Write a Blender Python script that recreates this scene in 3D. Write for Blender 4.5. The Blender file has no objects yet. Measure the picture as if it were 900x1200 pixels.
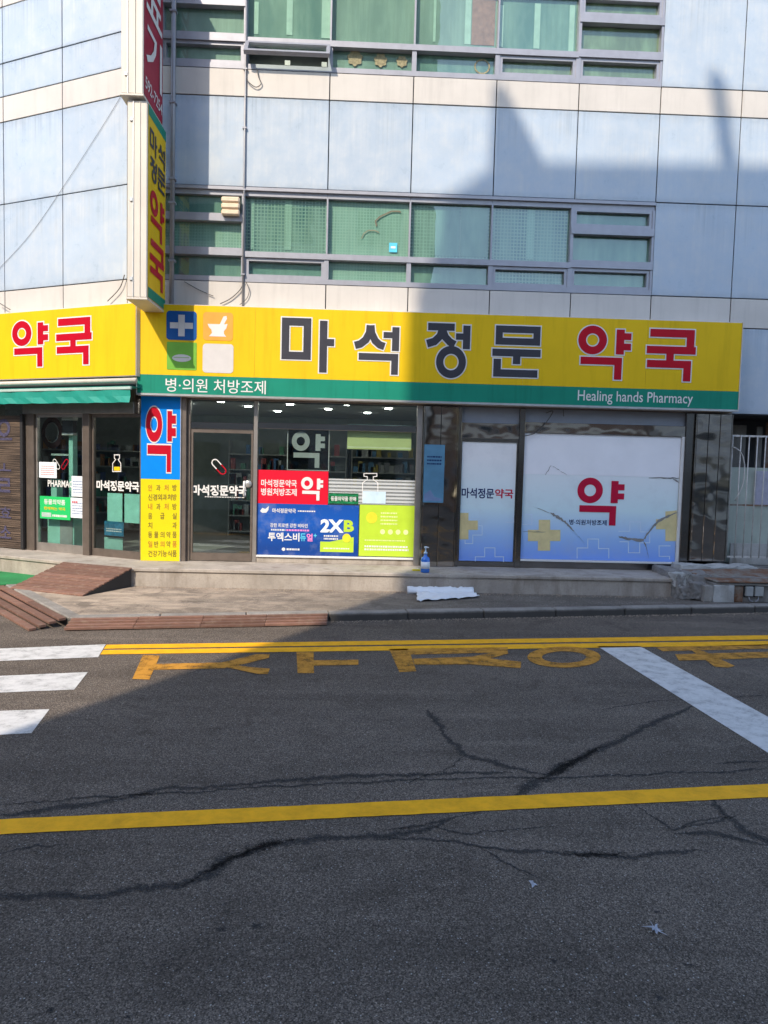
import bpy, bmesh, math, random
from mathutils import Vector, Matrix
random.seed(7)
scene = bpy.context.scene
COL = scene.collection
rad = math.radians

# ---------------------------------------------------------------- camera
CAM = Vector((0.0, -11.3, 1.95))
FPX = 850.0                                   # focal length in photo pixels (900 x 1200)
yaw, pitch, roll = rad(1.922), rad(-3.8), rad(1.453)
_w = Vector((math.sin(yaw)*math.cos(pitch), math.cos(yaw)*math.cos(pitch), math.sin(pitch)))
_r = Vector((math.cos(yaw), -math.sin(yaw), 0)); _u = _r.cross(_w)
CR = math.cos(roll)*_r + math.sin(roll)*_u
CU = -math.sin(roll)*_r + math.cos(roll)*_u
CW = _w
cam = bpy.data.cameras.new('camera'); camo = bpy.data.objects.new('camera', cam); COL.objects.link(camo)
m3 = Matrix((CR, CU, -CW)).transposed()
camo.matrix_world = Matrix.Translation(CAM) @ m3.to_4x4()
cam.sensor_fit = 'VERTICAL'; cam.sensor_height = 36.0; cam.sensor_width = 27.0
cam.lens = FPX/1200*36; cam.clip_end = 3000; cam.clip_start = 0.05
scene.camera = camo
scene.render.resolution_x, scene.render.resolution_y = 768, 1024

# ---------------------------------------------------------------- world, sun, exposure
SUN_EL = rad(40.5)
SH = Vector((0.4887, 0.8724, 0))              # horizontal direction in which the sunlight travels
SD = Vector((SH.x*math.cos(SUN_EL), SH.y*math.cos(SUN_EL), -math.sin(SUN_EL)))
world = bpy.data.worlds.new('World'); scene.world = world; world.use_nodes = True
nt = world.node_tree; bg = nt.nodes['Background']
sky = nt.nodes.new('ShaderNodeTexSky'); sky.sky_type = 'NISHITA'; sky.sun_disc = False
sky.sun_elevation = SUN_EL; sky.sun_rotation = math.atan2(-SH.x, -SH.y) % (2*math.pi)
sky.altitude = 100; sky.air_density = 1.0; sky.dust_density = 1.0; sky.ozone_density = 1.6
nt.links.new(sky.outputs[0], bg.inputs[0]); bg.inputs[1].default_value = 0.15
sun = bpy.data.lights.new('sun', 'SUN'); sun.energy = 2.45; sun.angle = rad(0.5); sun.color = (1.0, 0.87, 0.70)
suno = bpy.data.objects.new('sun', sun); COL.objects.link(suno)
suno.rotation_euler = SD.to_track_quat('-Z', 'Y').to_euler(); suno.location = (-8, -16, 20)
vs = scene.view_settings
vs.view_transform = 'Standard'; vs.look = 'None'; vs.gamma = 1.0; vs.exposure = 1.06; vs.use_curve_mapping = False
scene.cycles.max_bounces = 8; scene.cycles.transparent_max_bounces = 12
scene.cycles.use_denoising = True

# ---------------------------------------------------------------- helpers
def ray(x, y): return CR*((x-450)/FPX) + CU*((600-y)/FPX) + CW
def G(x, y, z=0.0):
    d = ray(x, y); t = (z-CAM.z)/d.z; p = CAM + d*t; return (p.x, p.y)
class Fr:
    """a vertical surface: u runs to the right, out runs towards the viewer, z up"""
    def __init__(s, O, ux, n): s.O, s.ux, s.n = Vector(O), Vector(ux), Vector(n)
    def pt(s, u, o, z): return s.O + s.ux*u + s.n*o + Vector((0, 0, z))
    def px(s, x, y, o=0.0):
        d = ray(x, y); P0 = s.O + s.n*o; t = (P0-CAM).dot(s.n)/d.dot(s.n); P = CAM + d*t
        return (P-s.O).dot(s.ux), P.z
    def bx(s, x0, y0, x1, y1, o=0.0):
        xm, ym = (x0+x1)/2, (y0+y1)/2
        return s.px(x0, ym, o)[0], s.px(x1, ym, o)[0], s.px(xm, y1, o)[1], s.px(xm, y0, o)[1]
A25 = rad(25.0)
FM = Fr((0, 0, 0), (1, 0, 0), (0, -1, 0))                                        # main front
FL = Fr((-3.46, 0, 0), (math.cos(A25), -math.sin(A25), 0), (-math.sin(A25), -math.cos(A25), 0))   # left wing
FW = Fr((0, 0, 0), (1, 0, 0), (0, -1, 0))
class MB:
    def __init__(s): s.v, s.f = [], []
    def add(s, vs, fs):
        k = len(s.v); s.v += [tuple(p) for p in vs]; s.f += [tuple(i+k for i in f) for f in fs]; return s
    def box(s, F, u0, u1, o0, o1, z0, z1):
        P = [F.pt(u, o, z) for z in (z0, z1) for o in (o0, o1) for u in (u0, u1)]
        return s.add(P, [(0,1,3,2),(4,6,7,5),(0,4,5,1),(2,3,7,6),(0,2,6,4),(1,5,7,3)])
    def wbox(s, x0, x1, y0, y1, z0, z1): return s.box(FW, x0, x1, -y1, -y0, z0, z1)
    def poly(s, F, pts, o): return s.add([F.pt(u, o, z) for u, z in pts], [tuple(range(len(pts)))])
    def prism(s, F, pts, o0, o1):
        n = len(pts)
        P = [F.pt(u, o0, z) for u, z in pts] + [F.pt(u, o1, z) for u, z in pts]
        return s.add(P, [tuple(range(n)), tuple(range(2*n-1, n-1, -1))] + [(i, (i+1) % n, n+(i+1) % n, n+i) for i in range(n)])
    def slab(s, pts, z0, z1):
        n = len(pts)
        P = [(x, y, z0) for x, y in pts] + [(x, y, z1) for x, y in pts]
        return s.add(P, [tuple(range(n-1, -1, -1)), tuple(range(n, 2*n))] + [(i, (i+1) % n, n+(i+1) % n, n+i) for i in range(n)])
    def sheet(s, pts, z): return s.add([(x, y, z) for x, y in pts], [tuple(range(len(pts)))])
    def tube(s, pts, r, n=8):
        pts = [Vector(p) for p in pts]; R = []
        for i, p in enumerate(pts):
            t = (pts[min(i+1, len(pts)-1)] - pts[max(i-1, 0)]).normalized()
            a = t.orthogonal().normalized() if i == 0 else (R[-1][1] - t*R[-1][1].dot(t)).normalized()
            R.append((p, a, t.cross(a)))
        V = [p + (a*math.cos(2*math.pi*k/n) + b*math.sin(2*math.pi*k/n))*r for p, a, b in R for k in range(n)]
        Fs = [(i*n+k, i*n+(k+1) % n, (i+1)*n+(k+1) % n, (i+1)*n+k) for i in range(len(pts)-1) for k in range(n)]
        Fs += [tuple(range(n-1, -1, -1)), tuple((len(pts)-1)*n+k for k in range(n))]
        return s.add(V, Fs)
    def lathe(s, c, prof, n=20):
        V = [(c[0]+r*math.cos(2*math.pi*k/n), c[1]+r*math.sin(2*math.pi*k/n), c[2]+z) for r, z in prof for k in range(n)]
        Fs = [(i*n+k, i*n+(k+1) % n, (i+1)*n+(k+1) % n, (i+1)*n+k) for i in range(len(prof)-1) for k in range(n)]
        Fs += [tuple(range(n-1, -1, -1)), tuple((len(prof)-1)*n+k for k in range(n))]
        return s.add(V, Fs)
    def strip(s, F, path, w, o, closed=False, e=0.0):
        """a flat stroke of width w (+2e) along path on a frame"""
        P = [Vector((a, b)) for a, b in path]; n = len(P); h = w/2 + e
        if not closed and e:
            P[0] = P[0] - (P[1]-P[0]).normalized()*e; P[-1] = P[-1] + (P[-1]-P[-2]).normalized()*e
        L = []
        for i in range(n):
            a = P[i]-P[i-1] if (closed or i > 0) else P[1]-P[0]
            b = P[(i+1) % n]-P[i] if (closed or i < n-1) else a
            a = a.normalized(); b = b.normalized()
            na, nb = Vector((-a.y, a.x)), Vector((-b.y, b.x)); m = (na+nb)
            m = m/ max(m.dot(na), .25)
            L.append((P[i]+m*h, P[i]-m*h))
        V = [F.pt(q.x, o, q.y) for pr in L for q in pr]
        Fs = [(2*i, 2*i+1, 2*((i+1) % n)+1, 2*((i+1) % n)) for i in range(n if closed else n-1)]
        return s.add(V, Fs)
    def build(s, name, mat, parent=None, bevel=0.0, smooth=False, recalc=True):
        me = bpy.data.meshes.new(name); me.from_pydata(s.v, [], s.f)
        if bevel or recalc:
            bm = bmesh.new(); bm.from_mesh(me)
            if bevel: bmesh.ops.bevel(bm, geom=bm.edges[:], offset=bevel, segments=1, affect='EDGES')
            if recalc: bmesh.ops.recalc_face_normals(bm, faces=bm.faces[:])
            bm.to_mesh(me); bm.free()
        if smooth:
            for p in me.polygons: p.use_smooth = True
        me.materials.append(mat)
        o = bpy.data.objects.new(name, me); COL.objects.link(o)
        if parent is not None: attach(o, parent)
        return o
def attach(o, parent):
    o.parent = parent
    root = parent
    if parent.type == 'EMPTY': o.matrix_parent_inverse = Matrix.Translation(-Vector(parent.location))
def tag(o, label=None, cat=None, group=None, kind=None):
    for k, v in (('label', label), ('category', cat), ('group', group), ('kind', kind)):
        if v: o[k] = v
    return o
def thing(name, label, cat, loc=(0, 0, 0), group=None):
    o = bpy.data.objects.new(name, None); COL.objects.link(o); o.location = loc; o.empty_display_size = .2
    return tag(o, label, cat, group)

# ---------------------------------------------------------------- materials
def lin(h):
    h = h.lstrip('#'); c = [int(h[i:i+2], 16)/255 for i in (0, 2, 4)]
    return tuple(((x+.055)/1.055)**2.4 if x > .04045 else x/12.92 for x in c)
class Nodes:
    def __init__(s, name):
        s.m = bpy.data.materials.new(name); s.m.use_nodes = True; s.t = s.m.node_tree
        s.b = s.t.nodes['Principled BSDF']; s.out = s.t.nodes['Material Output']
        s.co = s.n('ShaderNodeTexCoord').outputs['Object']
    def n(s, typ, **k):
        nd = s.t.nodes.new(typ)
        for a, v in k.items(): setattr(nd, a, v)
        return nd
    def l(s, a, b): s.t.links.new(a, b)
    def mapped(s, sc=(1, 1, 1), rot=(0, 0, 0), loc=(0, 0, 0)):
        mp = s.n('ShaderNodeMapping'); mp.inputs['Scale'].default_value = sc; mp.inputs['Rotation'].default_value = rot; mp.inputs['Location'].default_value = loc
        s.l(s.co, mp.inputs[0]); return mp.outputs[0]
    def noise(s, scale, detail=4, rough=.55, vec=None, dist=0):
        nd = s.n('ShaderNodeTexNoise'); nd.inputs['Scale'].default_value = scale; nd.inputs['Detail'].default_value = detail
        nd.inputs['Roughness'].default_value = rough; nd.inputs['Distortion'].default_value = dist
        s.l(vec if vec is not None else s.co, nd.inputs['Vector']); return nd.outputs['Fac']
    def ramp(s, f, stops):
        r = s.n('ShaderNodeValToRGB'); e = r.color_ramp.elements
        while len(e) < len(stops): e.new(.5)
        for x, (p, c) in zip(e, stops):
            x.position = p; x.color = (c, c, c, 1) if isinstance(c, (int, float)) else (*c, 1)
        s.l(f, r.inputs[0]); return r.outputs[0]
    def mix(s, a, b, f, mode='MIX'):
        x = s.n('ShaderNodeMix', data_type='RGBA', blend_type=mode); x.clamp_result = False
        for sock, v in ((x.inputs[6], a), (x.inputs[7], b), (x.inputs[0], f)):
            if hasattr(v, 'links'): s.l(v, sock)
            elif isinstance(v, (int, float)): sock.default_value = v if sock.type == 'VALUE' else (v, v, v, 1)
            else: sock.default_value = (*v, 1)
        return x.outputs[2]
    def math(s, op, a, b=0.0, clamp=False):
        x = s.n('ShaderNodeMath', operation=op); x.use_clamp = clamp
        for sock, v in ((x.inputs[0], a), (x.inputs[1], b)):
            if hasattr(v, 'links'): s.l(v, sock)
            else: sock.default_value = v
        return x.outputs[0]
    def col(s, c):
        if hasattr(c, 'links'): s.l(c, s.b.inputs['Base Color'])
        else: s.b.inputs['Base Color'].default_value = (*c, 1)
    def set(s, **k):
        for a, v in k.items():
            i = s.b.inputs[a.replace('_', ' ')]
            if hasattr(v, 'links'): s.l(v, i)
            else: i.default_value = v
        return s
    def bump(s, h, strength=.3, dist=.01):
        b = s.n('ShaderNodeBump'); b.inputs['Strength'].default_value = strength; b.inputs['Distance'].default_value = dist
        s.l(h, b.inputs['Height']); s.l(b.outputs[0], s.b.inputs['Normal'])
    def alpha(s, f):
        s.l(f, s.b.inputs['Alpha'])
def plain(name, c, rough=.5, metal=0.0, var=.12, scale=6.0, streak=0.0, bump=0.0, bscale=60.0, spec=.5, coat=0.0):
    N = Nodes(name); c = lin(c) if isinstance(c, str) else c
    f = N.noise(scale, 5, .6)
    colr = N.mix(c, tuple(min(1, x*(1+var)) for x in c), f) if not var else N.mix(tuple(x*(1-var) for x in c), tuple(min(1, x*(1+var)) for x in c), N.ramp(f, [(.3, 0.0), (.7, 1.0)]))
    if streak:
        sn = N.noise(1.0, 5, .65, N.mapped((9, 9, .7)))
        colr = N.mix(colr, tuple(x*.55 for x in c), N.math('MULTIPLY', N.ramp(sn, [(.5, 0.0), (.75, 1.0)]), streak))
    N.col(colr)
    rr = N.noise(scale*3, 3)
    N.set(Metallic=metal, Roughness=N.math('MULTIPLY_ADD', rr, .2) if False else rough)
    N.b.inputs['Specular IOR Level'].default_value = spec
    N.b.inputs['Coat Weight'].default_value = coat
    if bump: N.bump(N.noise(bscale, 4), bump, .006)
    return N.m
def glass(name, tint, refl=1.0, rough=.0, wav=0.0):
    N = Nodes(name); t = N.t
    tr = N.n('ShaderNodeBsdfTransparent'); tr.inputs[0].default_value = (*tint, 1)
    gl = N.n('ShaderNodeBsdfGlossy'); gl.inputs['Roughness'].default_value = rough; gl.inputs[0].default_value = (1, 1, 1, 1)
    lw = N.n('ShaderNodeLayerWeight'); lw.inputs[0].default_value = .5
    fr = N.math('ADD', N.math('MULTIPLY', N.math('POWER', lw.outputs['Facing'], 4.0), .9), .045)
    if wav:
        b = N.n('ShaderNodeBump'); b.inputs['Strength'].default_value = wav; b.inputs['Distance'].default_value = .02
        N.l(N.noise(1.6, 2), b.inputs['Height']); N.l(b.outputs[0], gl.inputs['Normal'])
    mx = N.n('ShaderNodeMixShader'); N.l(N.math('MULTIPLY', fr, refl, True), mx.inputs[0])
    N.l(tr.outputs[0], mx.inputs[1]); N.l(gl.outputs[0], mx.inputs[2]); N.l(mx.outputs[0], N.out.inputs[0])
    return N.m
def asphalt(name, c, light=.45, patch=.25, sunlit_sand=False):
    N = Nodes(name); c = lin(c) if isinstance(c, str) else c
    big = N.noise(.55, 6, .62); mid = N.noise(5, 5, .6); fine = N.noise(150, 3, .75); trk = N.noise(1, 5, .6, N.mapped((.25, 2.2, 1), (0, 0, rad(-7)))); blot = N.noise(1.7, 7, .72, None, .6)
    base = N.mix(tuple(x*(1-patch) for x in c), tuple(x*(1+patch) for x in c), N.ramp(big, [(.3, 0.0), (.72, 1.0)]))
    base = N.mix(base, tuple(x*.72 for x in c), N.math('MULTIPLY', N.ramp(mid, [(.45, 0.0), (.75, 1.0)]), .55))
    base = N.mix(base, tuple(x*.42 for x in c), N.ramp(fine, [(.38, .95), (.56, 0.0)])); base = N.mix(base, tuple(x*1.5 for x in c), N.ramp(N.noise(75, 4, .75), [(.52, 0.0), (.68, .75)]))
    base = N.mix(base, tuple(x*.55 for x in c), N.math('MULTIPLY', N.ramp(trk, [(.48, 0.0), (.66, 1.0)]), .75)); base = N.mix(base, tuple(x*1.45 for x in c), N.math('MULTIPLY', N.ramp(trk, [(.3, 1.0), (.44, 0.0)]), .4)); base = N.mix(base, tuple(x*.5 for x in c), N.math('MULTIPLY', N.ramp(blot, [(.53, 0.0), (.66, 1.0)]), .7))
    v = N.n('ShaderNodeTexVoronoi'); v.inputs['Scale'].default_value = 165; N.l(N.co, v.inputs['Vector'])
    sel = N.n('ShaderNodeSeparateColor'); N.l(v.outputs['Color'], sel.inputs[0])
    spk = N.math('MULTIPLY', N.ramp(v.outputs['Distance'], [(.18, 1.0), (.34, 0.0)]), N.ramp(sel.outputs[0], [(.5, 0.0), (.9, 1.0)]))
    base = N.mix(base, N.ramp(sel.outputs[1], [(0, .32), (.45, .82), (.8, 1.18), (1, 1.9)]), .9, 'MULTIPLY'); v2 = N.n('ShaderNodeTexVoronoi'); v2.inputs['Scale'].default_value = 62; N.l(N.co, v2.inputs['Vector']); s2 = N.n('ShaderNodeSeparateColor'); N.l(v2.outputs['Color'], s2.inputs[0]); pit = N.math('MULTIPLY', N.ramp(v2.outputs['Distance'], [(.16, 1.0), (.3, 0.0)]), N.ramp(s2.outputs[0], [(.55, 0.0), (.8, 1.0)])); base = N.mix(base, tuple(x*.3 for x in c), N.math('MULTIPLY', pit, .6)); stn = N.math('MULTIPLY', N.ramp(v2.outputs['Distance'], [(.12, 1.0), (.26, 0.0)]), N.ramp(s2.outputs[1], [(.74, 0.0), (.92, 1.0)])); base = N.mix(base, (light, light*.97, light*.92), N.math('MULTIPLY', stn, .95)); base = N.mix(base, (light*.9, light*.88, light*.85), N.math('MULTIPLY', spk, .45))
    if sunlit_sand:
        # sandy dust plus painted sunlight: paler on the left, fading to the right
        sp = N.n('ShaderNodeSeparateXYZ'); N.l(N.co, sp.inputs[0]); ns = N.noise(1, 6, .65, N.mapped((1.2, 4.5, 1)))
        fx = N.ramp(N.math('MULTIPLY_ADD', sp.outputs[0], .09) if False else N.math('ADD', N.math('MULTIPLY', sp.outputs[0], .12), .55), [(.15, 1.0), (.78, 0.0)])
        base = N.mix(base, (.56, .45, .345), N.math('MULTIPLY', fx, N.ramp(ns, [(.28, .1), (.62, .85)])))
        base = N.mix(base, (.12, .10, .085), N.math('MULTIPLY', N.ramp(N.noise(2.6, 8, .75, None, .8), [(.46, 0.0), (.62, 1.0)]), .7))
    N.col(base); N.set(Roughness=.9); N.b.inputs['Specular IOR Level'].default_value = .12
    N.bump(N.math('ADD', fine, N.math('MULTIPLY', v.outputs['Distance'], -.6)), .55, .004)
    return N.m
def paint(name, c, wear=.5, thr=.5):
    N = Nodes(name); c = lin(c) if isinstance(c, str) else c
    f = N.noise(7, 7, .7); g = N.noise(130, 3, .7)
    N.col(N.mix(tuple(x*.78 for x in c), c, N.ramp(f, [(.35, 0.0), (.6, 1.0)])))
    a = N.math('ADD', N.math('MULTIPLY', f, .6), N.math('MULTIPLY', g, .4))
    N.alpha(N.ramp(a, [(thr-.06-.1*wear, 1-wear), (thr+.02, 1.0)]) if wear else N.ramp(a, [(0, 1.0), (1, 1.0)]))
    N.set(Roughness=.75); N.bump(g, .35, .003); N.b.inputs['Specular IOR Level'].default_value = .3
    return N.m
def crackmat(name):
    """dark worn asphalt along a crack: densest in the middle, broken up towards its edges"""
    N = Nodes(name); at = N.n('ShaderNodeAttribute'); at.attribute_name = 'across'; a = at.outputs['Fac']
    f = N.noise(55, 6, .8); g = N.noise(150, 3, .75)
    e = N.math('ADD', a, N.math('MULTIPLY', N.math('SUBTRACT', f, .5), 2.4))
    N.col(N.mix((.055, .05, .047), (.012, .012, .012), N.ramp(e, [(.75, 0.0), (1.05, 1.0)]))); N.set(Roughness=.95)
    N.alpha(N.math('MULTIPLY', N.ramp(e, [(.5, 0.0), (.62, .93)]), N.ramp(g, [(.34, .2), (.56, 1.0)]))); return N.m
def concrete(name, c, stain=.35, bump=.4):
    N = Nodes(name); c = lin(c) if isinstance(c, str) else c
    a = N.noise(2.2, 7, .65); b = N.noise(40, 4, .7); s = N.noise(1, 5, .6, N.mapped((5, 5, 1.2)))
    k = N.mix(tuple(x*.72 for x in c), tuple(x*1.15 for x in c), N.ramp(a, [(.3, 0.0), (.7, 1.0)]))
    k = N.mix(k, tuple(x*.6 for x in c), N.math('MULTIPLY', N.ramp(b, [(.5, 0.0), (.7, 1.0)]), .5))
    k = N.mix(k, (c[0]*.42, c[1]*.38, c[2]*.33), N.math('MULTIPLY', N.ramp(s, [(.5, 0.0), (.72, 1.0)]), stain))
    N.col(k); N.set(Roughness=.88); N.bump(N.math('ADD', b, a), bump, .006); return N.m
def spandrel(name, c):
    """back-painted glass with dust, rain runs below each upper joint and grime along the edges"""
    N = Nodes(name)
    gen = N.n('ShaderNodeTexCoord').outputs['Generated']; sp = N.n('ShaderNodeSeparateXYZ'); N.l(gen, sp.inputs[0]); oi = N.n('ShaderNodeObjectInfo')
    a = N.noise(.9, 5, .6); s_ = N.noise(1, 6, .72, N.mapped((16, 16, .45))); t = N.noise(3.2, 7, .7); r_ = N.noise(1, 4, .6, N.mapped((30, 30, .2)))
    k = N.mix(tuple(x*.92 for x in c), tuple(min(1, x*1.06) for x in c), N.ramp(a, [(.3, 0.0), (.7, 1.0)]))
    k = N.mix(k, tuple(x*.92 for x in c), N.math('MULTIPLY', oi.outputs['Random'], .9))
    dust = N.math('MULTIPLY', N.ramp(t, [(.42, 0.0), (.62, 1.0)]), N.ramp(s_, [(.35, .2), (.65, 1.0)]))
    k = N.mix(k, (.62, .62, .60), N.math('MULTIPLY', dust, .42))
    run = N.math('MULTIPLY', N.ramp(r_, [(.46, 0.0), (.66, 1.0)]), N.ramp(sp.outputs[2], [(.35, 0.0), (1.0, 1.0)]))
    k = N.mix(k, (c[0]*.55, c[1]*.58, c[2]*.60), N.math('MULTIPLY', N.math('MULTIPLY', run, N.ramp(N.noise(1.3, 3), [(.4, 0.0), (.62, 1.0)])), .55))
    low = N.math('MULTIPLY', N.ramp(sp.outputs[2], [(.0, 1.0), (.07, 0.0)]), N.ramp(N.noise(6, 4), [(.3, .2), (.7, 1.0)]))
    top = N.math('MULTIPLY', N.ramp(sp.outputs[2], [(.9, 0.0), (1.0, 1.0)]), N.ramp(N.noise(9, 5, .7), [(.3, .1), (.7, 1.0)]))
    k = N.mix(k, (c[0]*.5, c[1]*.5, c[2]*.5), N.math('MULTIPLY', N.math('MAXIMUM', low, top), .45))
    N.col(k); N.set(Roughness=N.ramp(t, [(.3, .22), (.7, .5)])); N.b.inputs['Specular IOR Level'].default_value = .4
    N.bump(N.noise(1.1, 2), .06, .02); return N.m
def film(name, base, dark, cell=0.0, amt=.7, nscale=1.2, lo=.4, hi=.62):
    """obscured glazing film behind a pane: plain or a printed grid of small squares, weathered unevenly"""
    N = Nodes(name)
    big = N.ramp(N.noise(nscale, 4, .6, N.mapped((1.6, 1.6, .5))), [(lo, 0.0), (hi, 1.0)])
    st = N.ramp(N.noise(1, 5, .7, N.mapped((22, 22, .8))), [(.4, 0.0), (.7, 1.0)])
    k = N.mix(base, tuple(x*.8 for x in base), st)
    if cell:
        sp = N.n('ShaderNodeSeparateXYZ'); N.l(N.co, sp.inputs[0])
        fx = N.math('PINGPONG', N.math('MULTIPLY', sp.outputs[0], 1/cell), .5); fz = N.math('PINGPONG', N.math('MULTIPLY', sp.outputs[2], 1/cell), .5)
        g = N.math('MULTIPLY', N.ramp(fx, [(.1, 0.0), (.2, 1.0)]), N.ramp(fz, [(.1, 0.0), (.2, 1.0)]))
        k = N.mix(k, dark, N.math('MULTIPLY', N.math('MULTIPLY', g, N.math('MULTIPLY_ADD', big, .75, False) if False else N.math('ADD', N.math('MULTIPLY', big, .7), .3)), amt))
    else: k = N.mix(k, dark, N.math('MULTIPLY', big, amt))
    N.col(k); N.set(Roughness=.35); return N.m
def steel(name, rough=.07, c=(.56, .51, .46), wave=1.3):
    N = Nodes(name); N.col(N.mix(tuple(x*.85 for x in c), c, N.noise(3, 4))); N.set(Metallic=1.0, Roughness=rough)
    N.bump(N.noise(1.0, 2, .4, N.mapped((1.3, 1.3, 1.9))), wave*.7, .03); return N.m
def rust(name):
    N = Nodes(name); f = N.noise(4, 7, .7); g = N.noise(30, 5, .7)
    k = N.mix((.22, .2, .17), (.17, .075, .035), N.ramp(f, [(.4, 0.0), (.58, 1.0)])); k = N.mix(k, (.07, .04, .03), N.ramp(g, [(.55, 0.0), (.75, .8)]))
    N.col(k); N.set(Roughness=.8); N.bump(g, .5, .004); return N.m
def slatblind(name):
    N = Nodes(name); sp = N.n('ShaderNodeSeparateXYZ'); N.l(N.co, sp.inputs[0])
    f = N.noise(1, 4, .6, N.mapped((1.5, 1.5, 60)))
    N.col(N.mix((.035, .024, .018), (.15, .105, .075), N.ramp(f, [(.4, 0.0), (.65, 1.0)]))); N.set(Roughness=.7); return N.m
def gradient(name, stops, z0, z1):
    """a printed film whose own colour runs from its top to its bottom"""
    N = Nodes(name); sp = N.n('ShaderNodeSeparateXYZ'); N.l(N.co, sp.inputs[0])
    f = N.math('MULTIPLY', N.math('SUBTRACT', sp.outputs[2], z0), 1/(z1-z0), True)
    k = N.ramp(f, stops); n = N.noise(2.5, 5, .65)
    N.col(N.mix(k, (.5, .52, .55), N.math('MULTIPLY', N.ramp(n, [(.5, 0.0), (.8, 1.0)]), .3))); N.set(Roughness=.3); return N.m
def timber(name, c):
    N = Nodes(name); c = lin(c) if isinstance(c, str) else c
    f = N.noise(1, 6, .7, N.mapped((3, 40, 40))); g = N.noise(3, 5, .6); oi = N.n('ShaderNodeObjectInfo')
    k = N.mix(tuple(x*.6 for x in c), tuple(x*1.25 for x in c), N.ramp(f, [(.3, 0.0), (.7, 1.0)]))
    k = N.mix(k, tuple(x*.6+.03 for x in c), N.math('MULTIPLY', N.ramp(g, [(.45, 0.0), (.7, 1.0)]), .5))
    k = N.mix(k, tuple(x*.4 for x in c), N.math('MULTIPLY', oi.outputs['Random'], .7)); k = N.mix(k, (.34, .26, .19), N.math('MULTIPLY', N.ramp(N.noise(9, 6, .7), [(.52, 0.0), (.7, 1.0)]), .35))
    N.col(k); N.set(Roughness=.75); N.bump(f, .3, .004); return N.m
def emit(name, c, s):
    N = Nodes(name); N.col(c); N.b.inputs['Emission Color'].default_value = (*c, 1); N.b.inputs['Emission Strength'].default_value = s; return N.m

BLUEP = (.42, .50, .595)
m_span = spandrel('blue_spandrel_glass', BLUEP)
m_cream = plain('cream_cladding', (.56, .525, .485), .45, var=.06, scale=2, streak=.25)
m_back = plain('joint_backing', (.03, .032, .036), .8)
m_alu = plain('window_aluminium', (.33, .335, .375), .42, .35, var=.08, streak=.15)
m_rubber = plain('black_gasket', (.02, .02, .022), .6)
m_glassg = glass('green_tinted_glass', (.90, .97, .93), 1.4, wav=.10)
m_glass = glass('clear_shop_glass', (.80, .86, .85), 1.15, wav=.04)
m_room = plain('room_paint', (.30, .32, .31), .8)
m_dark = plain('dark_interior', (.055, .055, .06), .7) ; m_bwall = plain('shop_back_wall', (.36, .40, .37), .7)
m_f_mint = film('mint_film', (.22, .32, .275), (.085, .175, .165), 0, .9, 1.4, .38, .58)
m_f_grid = film('grid_film', (.27, .37, .33), (.02, .09, .11), .052, .95)
m_f_gridl = film('pale_grid_film', (.34, .45, .40), (.17, .29, .26), .045, .8)
m_f_dark = film('dusky_film', (.19, .30, .27), (.07, .16, .15), 0, .9)
m_f_olive = film('olive_film', (.26, .31, .19), (.15, .17, .10), 0, .9, 3.5)
m_f_haze = film('hazy_film', (.27, .35, .31), (.17, .24, .22), 0, .8, 2.2)
m_sash_w = plain('mint_white_sash', (.40, .51, .46), .5)
m_curt_r = plain('russet_curtain', (.34, .17, .13), .85, var=.25, scale=9)
m_yellow = plain('yellow_sign_face', (.74, .485, .010), .5, var=.05, scale=1.4, streak=.32, spec=.15)
m_green = plain('green_sign_band', (.012, .225, .15), .5, var=.08, scale=1.5, streak=.4, spec=.15)
m_white = plain('white_vinyl', (.70, .69, .67), .45, var=.04, spec=.15)
m_black = plain('charcoal_vinyl', (.05, .05, .062), .45, var=.08, spec=.15)
m_red = plain('red_vinyl', (.46, .004, .018), .4, var=.06, spec=.15)
m_blue = plain('blue_vinyl', (.012, .09, .30), .4, var=.08, spec=.15)
m_orange = plain('orange_vinyl', (.85, .36, .07), .4, var=.06, spec=.15)
m_lgreen = plain('leaf_green_vinyl', (.17, .42, .055), .4, var=.08, spec=.15)
m_lime = plain('lime_print', (.47, .66, .045), .3, var=.05)
m_grey = plain('faded_grey_print', (.60, .57, .55), .5, var=.05)
m_casing = plain('cream_sign_casing', (.60, .55, .48), .5, var=.05, scale=2, streak=.35)
m_trim = plain('sign_trim_metal', (.50, .50, .49), .35, .6)
m_frame_b = plain('bronze_frame', (.20, .165, .14), .35, .55, var=.15)
m_frame_s = plain('brushed_frame', (.42, .39, .36), .33, .7, var=.12, streak=.2)
m_steel = steel('polished_steel')
m_steel2 = steel('dull_steel', .16, (.30, .285, .27), .25)
m_granite = concrete('granite_step', (.40, .355, .305), .65, .4)
m_conc = concrete('kerb_concrete', (.34, .32, .29), .35, .4)
def kerbmat(name, c):
    N = Nodes(name); sp = N.n('ShaderNodeSeparateXYZ'); N.l(N.co, sp.inputs[0]); a = N.noise(3, 7, .7); b = N.noise(45, 4, .7)
    k = N.mix(tuple(x*.6 for x in c), tuple(x*1.15 for x in c), N.ramp(a, [(.3, 0.0), (.7, 1.0)])); k = N.mix(k, tuple(x*.5 for x in c), N.math('MULTIPLY', N.ramp(b, [(.5, 0.0), (.7, 1.0)]), .6))
    g = N.ramp(N.math('ADD', sp.outputs[2], N.math('MULTIPLY', a, .03)), [(.08, 1.0), (.112, 0.0)])  # kerb colour goes darker below its top edge
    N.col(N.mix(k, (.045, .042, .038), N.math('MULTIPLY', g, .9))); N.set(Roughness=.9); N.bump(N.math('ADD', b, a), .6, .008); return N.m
m_kerb = kerbmat('dark_faced_kerb_concrete', (.30, .275, .245))
m_oldconc = concrete('old_concrete', (.25, .24, .225), .6, .9)
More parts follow.
